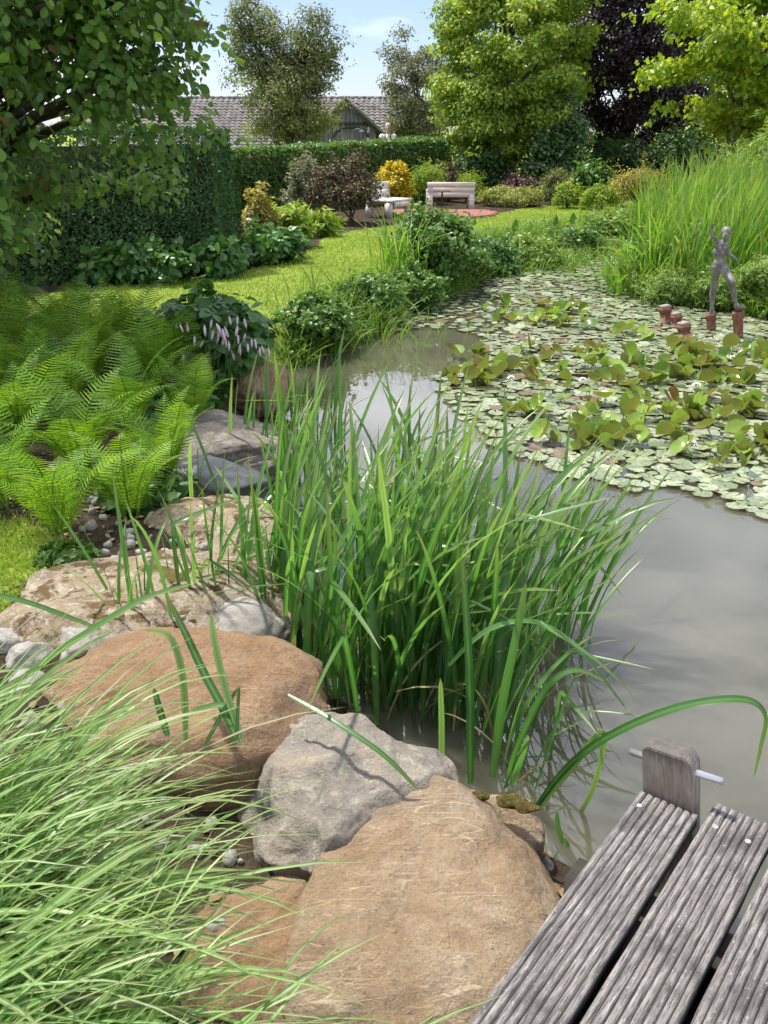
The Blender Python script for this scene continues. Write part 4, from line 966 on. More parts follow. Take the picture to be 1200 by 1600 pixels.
rock('flat_rock', 'low stone where the iris meets the mossy rock', G(345, 960, .24) - (0, 0, .12), (.24, .2, .16), ROCK_PALE, 37, rz=.3, rough=.1)
for k, (px, py, r_, m, lab) in enumerate([(12, 1000, .075, ROCK_PALE, 'leftmost small pale stone by the lawn'), (45, 1028, .075, ROCK_PALE, 'pale pebbled stone between the lawn and the tan boulder'),
                                     (125, 1000, .085, ROCK_PALE, 'bluish white angular stone before the rusty rock'), (40, 1068, .06, ROCK_PALE, 'smallest pale stone at the grass tips'), (170, 1012, .07, ROCK_GREY, 'small grey stone against the tan boulder')]):
    rock('stone', lab, G(px, py, .31) - (0, 0, .01), (r_, r_ * .8, r_ * .75), m, 60 + k, rz=k, sub=4, rough=.12, power=3.2, cat='stone')
for k, (px, py, s) in enumerate([(615, 1272, .03), (748, 1243, .02), (800, 1252, .028), (825, 1262, .022), (690, 1262, .018)]):
    rock('moss_cushion', ['dark moss cushion in the crack left of the ochre boulder', 'thin moss tuft on top of the low ochre boulder', 'largest green-brown moss cushion above the water', 'rust brown moss cushion at the ochre boulder edge', 'small moss tuft in the ochre crack'][k],
         G(px, py, .235), (s * 1.5, s * .8, s * .45), MOSS, 70 + k, sub=4, rough=.12, cat='moss')

# ------------------------------------------------------------------ deck and mooring post
def deck():
    O = G(1000, 1234, .3); Q = G(727, 1600, .3); u = nrm(Q - O); w = np.array([-u[1], u[0], 0]); w = w if w[0] > 0 else -w
    rz = math.atan2(-u[1], -u[0]) - math.pi / 2
    T = thing('deck', 'weathered grooved plank deck at the pond edge', 'deck', tuple(O), None, rz)
    Ws = .148; gap = .013; L = 3.2
    q2 = G(1121, 1254, .3) - O; e2 = float(q2 @ -u)         # how far the second plank runs out
    rng = np.random.default_rng(8)
    for k in range(7):
        n, m, ng = (260 if k < 3 else 70), 57, 8
        xs = np.linspace(0, Ws, m); ph = xs / Ws * ng; y0 = (0, e2, e2 - .02, e2, e2 - .01, e2, e2)[k]
        ys = y0 - np.concatenate([[0], np.cumsum(np.concatenate([np.full(n - 60, 1.3 / (n - 60)), np.full(59, (L - 1.3) / 59)]))])
        gv = np.abs(np.sin(np.pi * (ph - .0)))               # 0 in a groove, 1 on a ridge
        gv = np.clip(gv * 1.9, 0, 1) ** .8
        edge = np.minimum(np.minimum(xs, Ws - xs) / .006, 1)
        Z = np.empty((n, m)); GR = np.empty((n, m)); wl_ = np.empty((n, m))
        for a in range(n):
            for b in range(m):
                r_ = mn.noise(Vector((xs[b] * 60 + k * 17, ys[a] * 3.2, k * 3.1))); f_ = mn.noise(Vector((xs[b] * 260, ys[a] * 22, k * 5.7)))
                c_ = mn.noise(Vector((xs[b] * 90 + 7, ys[a] * 70, k)))
                dep = .0075 + .0022 * r_
                Z[a, b] = -(1 - gv[b]) * dep + f_ * .0011 + r_ * .0014 + min(0, c_ + .25) * .0022 - (1 - edge[b]) * .004
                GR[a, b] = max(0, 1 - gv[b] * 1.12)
        Yg = np.repeat(ys[:, None], m, 1)
        endj = np.array([mn.noise(Vector((x * 150, k * 9.3, 0))) * .006 - (1 - gv[i]) * .008 for i, x in enumerate(xs)]); Yg[0] += endj; Yg[1] += endj * .5
        Xg = np.repeat(xs[None], n, 0) + k * (Ws + gap)
        ej = np.array([mn.noise(Vector((ys[a] * 9, k * 3.3, 2))) * .003 for a in range(n)]); Xg[:, 0] += ej; Xg[:, -1] -= ej
        top = np.stack([Xg, Yg, Z], -1)
        bl = np.stack([Xg[:, 0], Yg[:, 0], np.full(n, -.028)], -1); br = np.stack([Xg[:, -1], Yg[:, -1], np.full(n, -.028)], -1)
        loop = np.concatenate([top, br[:, None], bl[:, None]], 1); mm = m + 2
        i, j = np.meshgrid(np.arange(n - 1), np.arange(mm), indexing='ij')
        F = np.stack([i * mm + j, (i + 1) * mm + j, (i + 1) * mm + (j + 1) % mm, i * mm + (j + 1) % mm], -1).reshape(-1, 4)
        caps = [np.arange(mm)[None], ((n - 1) * mm + np.arange(mm))[::-1][None]]
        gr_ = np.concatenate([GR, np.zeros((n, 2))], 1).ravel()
        me = mesh_data('plank', loop.reshape(-1, 3), [F] + caps, WOOD_DECK, False, {'groove': gr_})
        pl = link('plank', me, T)
        for (sx, sy) in {0: [(.022, -.055)], 1: [(.03, y0 - .085), (.105, y0 - .085)]}.get(k, [(.03, y0 - .085), (.11, y0 - .085)]):
            x = k * (Ws + gap) + sx
            V, Fq = lathe([(0, .0012), (.0028, .0012), (.0032, .003), (.0065, .0028), (.0072, .0012), (.0072, -.006)], 14, (x, sy, -.0005))
            link('screw', mesh_data('screw', V, Fq, GALV, True), pl)
    for y in (-.3, -1.1, -1.9):
        me = mesh_data('joist', *boxVF((.57, y, -.098), (.6, .035, .068)), DARKWOOD); link('joist', me, T)
    for y in (-.3, -1.9):
        for x in (.12, 1.0): link('support_post', mesh_data('support_post', *boxVF((x, y - .085, -.38), (.045, .045, .34)), DARKWOOD), T)
    # post with a steel pin, standing against the end of the first plank
    pc = O + w * .165 - u * .045
    P = thing('mooring_post', 'rounded wooden post with a steel pin at the end of the deck', 'post', (pc[0], pc[1], -.43), None, rz)
    hw, hd, top = .062, .03, .17
    prof = [(-hw, -.0), (hw, 0)] + [(hw - .028 + .028 * math.cos(a), top - .05 + .04 * math.sin(a)) for a in np.linspace(0, 1.4, 7)] + [(-hw + .018 - .018 * math.sin(a), top - .006 + .0 - .018 * (1 - math.cos(a))) for a in np.linspace(0.1, 1.57, 6)]
    bm = bmesh.new()
    lo = [bm.verts.new((x, -hd, z + (.7 if z > 0 else 0))) for x, z in prof]; f = bm.faces.new(lo)
    ex = bmesh.ops.extrude_face_region(bm, geom=[f]); bmesh.ops.translate(bm, verts=[v for v in ex['geom'] if isinstance(v, bmesh.types.BMVert)], vec=(0, 2 * hd, 0))
    bmesh.ops.recalc_face_normals(bm, faces=bm.faces)
    bmesh.ops.bevel(bm, geom=list(bm.edges), offset=.004, segments=2, affect='EDGES', clamp_overlap=True)
    me = bpy.data.meshes.new('shaft'); bm.to_mesh(me); bm.free(); me.materials.append(WOOD_POST)
    sh = link('shaft', me, P, (0, 0, 0)); P.rotation_euler = (0, R(-8), rz)
    link('pin', mesh_data('pin', *tube(np.array([[-.105, .0, .815], [0, 0, .812], [.125, 0, .808]]), .009, 12), STEEL), P)
deck()

def litter():
    rng = np.random.default_rng(77); bm = bmesh.new(); bmesh.ops.create_icosphere(bm, subdivisions=2, radius=1)
    SV = np.array([v.co[:] for v in bm.verts]); SF = np.array([[v.index for v in f.verts] for f in bm.faces]); bm.free()
    n = 420; p = rng.uniform((-1.7, .7), (.5, 3.6), (n * 2, 2)); d = sdist(p, POND); p = p[(d > .02) & (sdist(p, LAWN_B) > .06)][:n]; n = len(p)
    s = rng.uniform(.006, .026, (n, 1)) * rng.uniform(.6, 1.2, (n, 3)); a = nrm(rng.normal(0, 1, (n, 3)))
    T = SV * (1 + .15 * np.sin(SV[:, :1] * 5 + 2 * SV[:, 1:2]))
    V, F = stamp(T, SF, np.column_stack([p, ground_z(p) + s[:, 0] * .3]), frames(a, nrm(rng.normal(0, 1, (n, 3)))), s)
    tag(link('pebbles', mesh_data('pebbles', V, F, ROCK_PALE, True)), 'small pebbles scattered on the soil between the near rocks', 'pebbles', kind='stuff')
    n = 700; p = rng.uniform((-1.8, .7), (.6, 4.2), (n * 2, 2)); d = sdist(p, POND); p = p[(d > .0) & (sdist(p, LAWN_B) > -.05)][:n]; n = len(p)
    V, F = leaves(rng, np.column_stack([p, ground_z(p) + .008]), np.tile([0, 0, 1.], (n, 1)), .03, LEAF6, 1.5, .5)
    tag(link('leaf_litter', mesh_data('leaf_litter', V, F, foliage('dead_leaf', (.12, .08, .04), (.32, .24, .13), .15, .8, spec=.1))), 'dry brown leaf litter on the soil between the near rocks', 'leaves', kind='stuff')
litter()
# ------------------------------------------------------------------ ferns
FERN = foliage('fern_frond', (.07, .18, .016), (.23, .38, .035), .42, .45, tip=(.28, .42, .05))
def frond_mesh(seed):
    rng = np.random.default_rng(seed); n = 29; t = np.linspace(0, 1, n + 6)
    th = .12 + rng.uniform(1.0, 1.5) * t ** 1.5
    cx = np.concatenate([[0], np.cumsum(np.sin(th[:-1]))]) / (n + 5); cz = np.concatenate([[0], np.cumsum(np.cos(th[:-1]))]) / (n + 5)
    cy = rng.uniform(-.05, .05) * t ** 2
    P = np.stack([cx, cy, cz], 1)
    parts_ = []; al = []
    V, F = tube(P, .0065 * (1 - .85 * t) + .0008, 4, False); parts_.append((V, F)); al.append(np.repeat(t * .2, 4))
    tan = nrm(np.gradient(P, axis=0)); side = np.array([0, 1., 0]); nor = nrm(np.cross(tan, np.repeat(side[None], len(t), 0)))
    for k in range(5, n + 6):
        s = (k - 5) / n
        Lp = .205 * (min(1, .3 + 2.2 * s) * (1 - s ** 2.2)) * rng.uniform(.93, 1.05) + .004
        w = .021 * (1 - .45 * s)
        for sg in (-1, 1):
            m = 9; u = np.linspace(0, 1, m)
            d = nrm(side * sg * .93 + tan[k] * .3); droop = rng.uniform(.06, .2)
            c = P[k] + d * (u * Lp)[:, None] - nor[k] * 0 + np.array([0, 0, -1.]) * (droop * Lp * u ** 2)[:, None] + tan[k] * (.12 * Lp * u ** 2)[:, None]
            wd = w * np.sqrt(np.maximum(0, 1 - u ** 1.8)) * np.where(np.arange(m) % 2, 1.12, .66); wd[0] = w * .35
            a = tan[k]
            A = np.stack([c - a * (wd / 2)[:, None], c + a * (wd / 2)[:, None]], 1).reshape(-1, 3)
            j = np.arange(m - 1); parts_.append((A, np.stack([2 * j, 2 * j + 1, 2 * j + 3, 2 * j + 2], -1) if sg > 0 else np.stack([2 * j + 1, 2 * j, 2 * j + 2, 2 * j + 3], -1))); al.append(np.repeat(u * .9, 2))
    V, F = joinVF(parts_)
    return mesh_data('frond', V, F, FERN, False, {'along': np.concatenate(al)})
FRONDS = [frond_mesh(200 + k) for k in range(7)]
def fern(px, py, L, nf, label, seed, zb=None):
    rng = np.random.default_rng(seed); p = G(px, py, .3); p[2] = gz(p[0], p[1])
    T = thing('fern', label, 'fern', tuple(p), 'ferns on the bank under the apple tree')
    a0 = rng.uniform(0, 6.28)
    for k in range(nf):
        a = a0 + k * 6.283 / nf + rng.normal(0, .22); s = L * rng.uniform(.78, 1.12)
        link('frond', FRONDS[rng.integers(7)], T, (.03 * math.cos(a), .03 * math.sin(a), -.02), (rng.normal(0, .1), rng.normal(-.06, .14), a), (s, s * rng.uniform(.95, 1.3), s))
for k, (x, y, L, n, lab) in enumerate([
    (95, 838, .5, 12, 'bright sunlit fern nearest the lawn corner'), (205, 812, .46, 11, 'sunlit fern beside the dark leaves and mossy rock'), (15, 790, .55, 11, 'sunlit fern at the picture edge above the lawn patch'),
    (265, 742, .5, 11, 'fern drooping over the wet stone'), (130, 742, .6, 12, 'upright light green fern in the middle of the near row'), (35, 715, .62, 11, 'fern at the picture edge in the second row'),
    (205, 680, .6, 12, 'wide fern behind the light green upright one'), (300, 665, .5, 10, 'fern reaching over the layered grey-brown rock'), (110, 655, .68, 12, 'tall fern in the centre of the fern bank'),
    (15, 640, .68, 11, 'half shaded fern at the picture edge in the third row'), (240, 618, .62, 11, 'fern just below the pink flowered clump'), (150, 600, .7, 12, 'shaded fern behind the tall central one'),
    (60, 590, .7, 12, 'shaded fern in the fourth row near the picture edge'), (285, 588, .55, 10, 'fern tucked against the pink flowered clump'), (205, 565, .68, 11, 'shaded fern in the back row nearest the pink flowers'),
    (115, 553, .7, 11, 'shaded fern in the middle of the back row'), (20, 548, .72, 11, 'darkest fern below the apple trunk'), (-60, 620, .7, 10, 'outermost fern beyond the picture edge'), (-70, 740, .6, 10, 'outermost near fern beyond the picture edge')]):
    fern(x, y, L, n, lab, 220 + k)

# ------------------------------------------------------------------ bistort with pink flower spikes, low leaves
BISTORT = foliage('bistort_leaf', (.03, .095, .018), (.09, .2, .04), .35, .36, spec=.5)
PINK = solid('pink_flower', _flat((.72, .56, .6), .25, 90), .8, .2)
STALK = foliage('stalk', (.07, .13, .03), (.14, .2, .05), .2, .6)
_sp = lathe([(.002, 0), (.006, .006), (.0078, .02), (.0075, .04), (.005, .055), (.001, .064)], 8)
_rn = np.random.default_rng(9); _sp = (_sp[0] * (1 + _rn.uniform(-.16, .16, (len(_sp[0]), 1)) * np.array([1, 1, 0])), _sp[1])
SPIKE = mesh_data('flower_spike', _sp[0], _sp[1], PINK, True)
STEMM = mesh_data('flower_stem', *tube(np.array([[0, 0, -.28], [.004, 0, -.12], [0, 0, .003]]), .0016, 5, False), STALK, True)
def bistort(label, x0, x1, yt, Y, n, spots, seed):
    T = shrub('bistort', label, x0, x1, yt, Y, BISTORT, .095, n, LEAF6, 'perennial', seed=seed, nclump=70, up=.9, droop=.5, ry=.55, lowfill=.8, single=250 if n > 1000 else 80)
    rng = np.random.default_rng(seed)
    for px, py, yy in spots:
        z = za(py, yy); x = xa(px, yy, z)
        s = link('flower_spike', SPIKE, T, np.array([x, yy, z - .03]) - np.array(T.location), (rng.normal(0, .15), rng.normal(0, .15), rng.uniform(0, 6)), rng.uniform(.85, 1.25))
        link('flower_stem', STEMM, s)
rg = np.random.default_rng(31)
sp1 = [(px, py, 5.62 + rg.uniform(-.06, .1)) for px, py in [(275, 515), (285, 512), (293, 512), (312, 536), (328, 505), (320, 518), (344, 514), (350, 525), (338, 530), (347, 532), (352, 536), (360, 500), (370, 500), (368, 518), (356, 520),
       (372, 530), (375, 548), (384, 505), (387, 543), (393, 535), (400, 538), (406, 550), (412, 546), (366, 556), (372, 545), (420, 552), (414, 560), (358, 541), (303, 534), (330, 524), (380, 527), (340, 522), (345, 519)]]
bistort('dark leafy bistort clump with pale pink flower spikes beside the lawn', 238, 432, 462, 6.25, 3000, sp1, 301)
sp2 = [(px, py, 4.55 + rg.uniform(-.06, .06)) for px, py in [(268, 678), (285, 672), (292, 670), (298, 672), (290, 680), (308, 676), (312, 680), (282, 690), (312, 705), (276, 700), (300, 684), (285, 725), (262, 712)]]
bistort('small bistort with a few pink spikes beside the layered rock', 230, 318, 640, 4.75, 700, sp2, 302)
shrub('shade_plant', 'dark leafy plant at the foot of the sunlit ferns', 160, 290, 760, 3.62, DARKG, .075, 1100, LEAF6, 'perennial', seed=303, ry=.22, up=.9)
shrub('shade_plant', 'leafy plant under the ferns behind the wet stone', 245, 340, 610, 5.2, DARKG, .08, 900, LEAF6, 'perennial', seed=304, ry=.3, up=.9)
shrub('weed_patch', 'small leafy weeds between the lawn corner and the ferns', 60, 150, 862, 3.0, MIDG, .03, 500, LEAF6, 'perennial', seed=305, ry=.12, up=.9)

# ------------------------------------------------------------------ iris clumps
IRIS = foliage('iris_blade', (.025, .095, .022), (.14, .29, .075), .5, .32, rib=(.14, .3, .06), tip=(.34, .26, .09), odd=((.27, .4, .13), .16), spec=.6, gain=1.25, tcol=(1.0, 1.15, .6))
DEADB = foliage('dry_blade', (.25, .19, .09), (.42, .34, .18), .2, .8)
def blade_set(nm, K, seed, mat, th, bend, w, kinkp=.12, seg=10, fold=.3, p=1.6, tw=.45):
    rng = np.random.default_rng(seed); out = []
    for k in range(K):
        one = np.ones(1); kk = rng.uniform(.6, 1.5) if rng.uniform() < kinkp else 0.
        V, F, a = blades(np.zeros((1, 3)), one * 0, one * rng.uniform(*th), one * rng.uniform(*bend), one, one * rng.uniform(*w), seg, p, fold, one * rng.normal(0, tw), True, one * kk)
        out.append(mesh_data(nm, V, F, mat, True, a))
    return out
IB = blade_set('blade', 36, 400, IRIS, (.01, .24), (.02, 1.15), (.019, .036), .13)
def iris(label, px, py, n, L, spread, seed, z=0.0, az=.2, azs=1.3, dead=7, tilt=.1):
    rng = np.random.default_rng(seed); c = G(px, py, z)
    T = thing('iris_clump', label, 'iris', tuple(c), 'iris clumps along the near bank')
    for k in range(int(n * .85)):
        q = rng.normal(0, spread, 2); a = az + rng.normal(0, azs)
        ln = rng.uniform(*L) * (1 - .45 * rng.uniform() ** 2.5)
        link('blade', IB[rng.integers(len(IB))], T, (q[0], q[1], -.05), (0, rng.normal(tilt * .3, .1), a), (ln, ln * rng.uniform(.8, 1.15), ln))
    if dead:
        b = np.column_stack([rng.normal(c[0], spread * 1.1, dead), rng.normal(c[1], spread * 1.1, dead), np.full(dead, c[2])])
        V, F, at_ = blades(b, rng.uniform(0, 6.28, dead), rng.uniform(.2, .9, dead), rng.uniform(.3, 1.4, dead), rng.uniform(.25, .5, dead), rng.uniform(.008, .014, dead), 6)
        for i in range(dead): part('dry_blade', V[i * 14:(i + 1) * 14], F[:6], DEADB, T, True)
    return T
for k, a in enumerate([
    ('iris clump rising beside the tan sandstone boulder', 452, 1010, 62, (.8, 1.12), .085), ('iris clump in front, just behind the grey boulder', 560, 1075, 80, (.8, 1.15), .1),
    ('dense iris clump in the middle of the stand', 650, 1085, 88, (.75, 1.1), .1), ('iris clump at the water behind the low ochre boulder', 740, 1130, 58, (.65, 1.05), .09),
    ('iris clump behind the middle of the stand', 610, 985, 80, (.8, 1.15), .12), ('iris clump out in the water with leaning blades', 735, 1020, 78, (.75, 1.1), .11),
    ('outermost iris clump, its blades leaning over open water', 855, 985, 46, (.6, .95), .08), ('iris clump at the back of the stand near the rocks', 470, 890, 66, (.75, 1.1), .12),
    ('iris clump at the back of the stand facing the lilies', 640, 880, 60, (.7, 1.05), .13), ('farthest iris clump below the pink bistort', 430, 760, 46, (.65, .95), .12), ('sparse iris at the back by the bank bush', 480, 690, 30, (.6, .85), .14)]):
    iris(*a, 410 + k, az=.15 + .1 * (k % 3 - 1), azs=1.15 if k not in (5, 6) else .7, tilt=.2 if k in (3, 5, 6) else .03)
iris('small iris fan rising from the mossy rock', 215, 985, 20, (.42, .72), .045, 430, z=.22, az=2.0, azs=1.3, dead=0)
iris('small iris fan between mossy rock and tan boulder', 320, 975, 26, (.45, .8), .06, 431, z=.15, az=.6, azs=1.6, dead=0)
iris('few iris blades sprouting among the rocks below the ferns', 290, 800, 14, (.4, .62), .08, 432, z=.22, az=1.2, azs=1.8, dead=0)
iris('thin iris beside the low ochre boulder', 810, 1205, 16, (.35, .7), .05, 433, az=.1, azs=.8, dead=2)
def ribbon(pts, w, mat, parent, name='blade', fold=.2):
    P0 = np.array([[xa(px, Y, za(py, Y)), Y, za(py, Y)] for px, py, Y in pts])
    u = np.linspace(0, len(P0) - 1, len(P0) * 4); P = np.empty((len(u), 3))
    for i, t in enumerate(u):                 # Catmull-Rom through the surveyed points
        k = min(int(t), len(P0) - 2); f = t - k; a, b, c, d = (P0[max(0, min(len(P0) - 1, k + q))] for q in (-1, 0, 1, 2))
        P[i] = .5 * (2 * b + (c - a) * f + (2 * a - 5 * b + 4 * c - d) * f * f + (3 * b - a - 3 * c + d) * f ** 3)
    s = u / u[-1]; tan = nrm(np.gradient(P, axis=0)); side = nrm(np.cross(tan, np.array([.25, -.55, .8]))); nn = np.cross(side, tan)
    hw = (w / 2 * np.minimum(1, .6 + s * 2) * np.sqrt(np.maximum(0, 1 - s ** 4)) + .0004)[:, None]
    V = np.stack([P - side * hw, P - nn * hw * fold, P + side * hw], 1).reshape(-1, 3); n = len(P)
    i, c_ = np.meshgrid(np.arange(n - 1), np.arange(2), indexing='ij'); b0 = i * 3 + c_
    return part(name, V, np.stack([b0, b0 + 1, b0 + 4, b0 + 3], -1).reshape(-1, 4), mat, parent, True, {'along': np.repeat(s, 3), 'rib': np.tile([0, 1., 0], n)})
T = thing('iris_clump', 'iris with long bent leaves arching over the mooring post', 'iris', tuple(G(800, 1225, 0)), 'iris clumps along the near bank')
for pts, w in [([(840, 1262, 2.0), (880, 1215, 2.0), (938, 1146, 2.0), (942, 1170, 1.99), (925, 1235, 1.98), (890, 1300, 1.97)], .02), ([(835, 1265, 2.0), (880, 1205, 2.0), (935, 1160, 1.98), (1010, 1122, 1.95), (1090, 1098, 1.92), (1165, 1093, 1.9), (1196, 1118, 1.9), (1188, 1170, 1.9), (1178, 1215, 1.9)], .021),
                (([(735, 1225, 2.05), (735, 1100, 2.1), (730, 980, 2.15), (722, 870, 2.2)]), .026), ([(770, 1215, 2.05), (785, 1100, 2.1), (805, 1000, 2.12), (822, 910, 2.15)], .027), ([(690, 1200, 2.1), (690, 1130, 2.1), (688, 1060, 2.1)], .02),
                ([(790, 1232, 2.02), (800, 1190, 2.0), (820, 1140, 2.0), (850, 1080, 2.0), (880, 1052, 2.0), (910, 1048, 2.0), (945, 1065, 2.0)], .017), ([(700, 1040, 2.2), (760, 985, 2.2), (830, 970, 2.2), (890, 1000, 2.2), (935, 1050, 2.2), (980, 1110, 2.2)], .015),
                ([(880, 1320, 1.85), (872, 1290, 1.86), (870, 1268, 1.87)], .016), ([(905, 1345, 1.83), (890, 1325, 1.84), (882, 1310, 1.84)], .012), ([(800, 1228, 2.02), (812, 1190, 2.0), (826, 1150, 1.98)], .026)]:
    ribbon(pts, w, IRIS, T)
T = thing('iris_clump', 'iris sprouting between the tan and grey boulders, one leaf across the grey boulder', 'iris', tuple(G(360, 1150, .25)), 'iris clumps along the near bank')
for pts, w in [([(450, 1085, 1.95), (520, 1125, 1.85), (600, 1180, 1.76), (655, 1236, 1.72)], .014), ([(372, 1160, 1.78), (350, 1110, 1.85), (318, 1050, 1.93), (290, 990, 2.0), (262, 935, 2.05)], .022), ([(378, 1155, 1.78), (352, 1075, 1.84), (335, 1000, 1.9), (330, 955, 1.95)], .018),
                ([(290, 1160, 1.85), (288, 1085, 1.9), (280, 1030, 1.93), (262, 992, 1.95), (225, 985, 1.95)], .018), ([(262, 1150, 1.85), (250, 1110, 1.88), (240, 1075, 1.9)], .018), ([(370, 1160, 1.77), (372, 1100, 1.82), (374, 1072, 1.84)], .008), ([(320, 1165, 1.78), (350, 1110, 1.83), (372, 1075, 1.86)], .01),
                ([(300, 1110, 1.85), (345, 1100, 1.85), (370, 1112, 1.84)], .012)]:
    ribbon(pts, w, IRIS, T)
T = thing('iris_clump', 'pair of long pale leaves reaching across the small stones', 'iris', tuple(G(-20, 1130, .3)), 'iris clumps along the near bank')
for pts, w in [([(-30, 1120, 1.75), (60, 1040, 1.85), (140, 985, 1.93), (225, 935, 2.0), (300, 912, 2.05)], .016), ([(-30, 925, 2.1), (40, 940, 2.1), (110, 965, 2.1), (160, 985, 2.1)], .014)]: ribbon(pts, w, IRIS, T)

# ------------------------------------------------------------------ striped ornamental grass in the foreground
STRIPE = foliage('striped_grass', (.06, .17, .028), (.2, .35, .07), .42, .4, rib=(.46, .58, .3), tip=(.3, .26, .1), odd=((.2, .15, .1), .05), spec=.45, tcol=(1.0, 1.15, .6))
def striped_grass():
    rng = np.random.default_rng(500)
    T = thing('striped_grass', 'fountain of striped ornamental grass with arching pale-ribbed blades', 'grass', (-.6, .85, .25))
    MB = blade_set('blade', 26, 501, STRIPE, (.12, .55), (1.1, 2.2), (.013, .023), 0, 12, .25, 1.5, .5)
    n = 2900; c = np.array([(-1.0, .95), (-.82, .78), (-.68, .62), (-1.05, .6), (-1.2, 1.15), (-.9, 1.08), (-.55, .48)])[rng.integers(0, 7, n)]
    q = c + rng.normal(0, .12, (n, 2)); a = .22 + rng.normal(0, .55, n)
    L = rng.uniform(.5, .98, n)
    L = np.where(q[:, 0] > -.72, L * .8, L)
    order = np.argsort(-L)
    pick = set(rng.choice(n, 300, replace=False).tolist())
    for k in pick:
        link('blade', MB[rng.integers(26)], T, (q[k, 0] + .6, q[k, 1] - .85, -.02), (0, rng.normal(0, .1), a[k]), (L[k], L[k] * rng.uniform(.8, 1.2), L[k]))
    r = np.array([k for k in range(n) if k not in pick]); m = len(r)
    V, F, at_ = blades(np.column_stack([q[r], np.full(m, .23)]), a[r], rng.uniform(.1, .65, m), rng.uniform(.9, 2.1, m), L[r], rng.uniform(.004, .011, m), 10, 1.5, .25, rng.normal(0, .5, m), True)
    part('fine_blades', V, F, STRIPE, T, True, at_, 'stuff')
striped_grass()

# ------------------------------------------------------------------ water lilies
PADM = foliage('lily_pad', (.14, .18, .09), (.36, .4, .25), .1, .3, odd=((.19, .13, .085), .05), under=(.2, .15, .06), spec=.6, mottle=((.1, .11, .06), 38, .7))
RAISED = foliage('raised_lily_leaf', (.09, .2, .025), (.27, .39, .06), .38, .3, under=(.17, .19, .05), odd=((.24, .15, .06), .06), spec=.55, mottle=((.2, .22, .06), 26, .5))
PETAL = solid('white_petal', _flat((.8, .8, .78), .05), .6, .3)
GOLD = solid('yellow_stamens', _flat((.7, .5, .05), .2), .7, .2)
def pad_shape(seed, cup, fold, m=15, rows=2, stalk=0):
    rng = np.random.default_rng(seed); a = np.linspace(.14, 2 * math.pi - .14, m); rr = 1 + .05 * np.sin(a * 3 + rng.uniform(0, 6)) + rng.normal(0, .02, m); V = [[0, 0, 0]]
    wv = rng.uniform(0, 6); 
    for k in range(1, rows + 1):
        f = k / rows
        for q in range(m):
            x, y = rr[q] * f * math.cos(a[q]), rr[q] * f * math.sin(a[q])
            V.append([x, y, cup * f * f + fold * abs(y) * f + .045 * f * f * math.sin(a[q] * 3 + wv) + .02 * f * math.sin(a[q] * 7 + wv * 2)])
    F3 = [[0, 1 + q, 2 + q] for q in range(m - 1)]; F4 = [[1 + (k - 1) * m + q, 1 + k * m + q, 2 + k * m + q, 2 + (k - 1) * m + q] for k in range(1, rows) for q in range(m - 1)]
    if stalk:
        b = len(V); V += [[.05, 0, -stalk], [-.03, .045, -stalk], [-.03, -.045, -stalk]]; V += [[.05, 0, -.01], [-.03, .045, -.01], [-.03, -.045, -.01]]
        F4 += [[b, b + 1, b + 4, b + 3], [b + 1, b + 2, b + 5, b + 4], [b + 2, b, b + 3, b + 5]]; F3 += [[0, b + 3, b + 4], [0, b + 4, b + 5], [0, b + 5, b + 3]]
    V = np.array(V, float)
    if fold > .25:                            # a folded leaf: both halves swing up about the midrib
        an = np.arctan(fold) ; y = V[:, 1].copy(); k = V[:, 2] > -.2
        V[k, 1] = y[k] * math.cos(an)
    return V, [np.array(F3), np.array(F4)]
PADS = [mesh_data('pad', *pad_shape(600 + k, .03, .02), PADM, True) for k in range(6)]
RLV = [mesh_data('raised_leaf', *pad_shape(620 + k, [.1, .2, .15, .3, .1, .25, .2, .12][k], [.15, .5, .9, .3, 1.4, .7, .2, 1.1][k], 17, 3, 1.3), RAISED, True) for k in range(8)]
def flower_mesh():
    A = []
    for ring, (n, el, L) in enumerate([(8, .35, .045), (7, .75, .04), (5, 1.1, .032)]):
        for k in range(n):
            a = 6.283 * k / n + ring * .4; d = np.array([[math.cos(a) * math.cos(el), math.sin(a) * math.cos(el), math.sin(el)]]); nn = np.array([[-math.cos(a) * math.sin(el), -math.sin(a) * math.sin(el), math.cos(el)]])
            A.append(stamp(LEAF6[0] * np.array([1, 1, 2.]), LEAF6[1], np.array([[0, 0, .012 + .004 * ring]]), frames(d, nn), np.array([L])))
    return joinVF(A)
PET = mesh_data('petals', *flower_mesh(), PETAL, False)
STA = mesh_data('stamens', *lathe([(.011, .015), (.012, .028), (0, .03)], 10), GOLD, True)
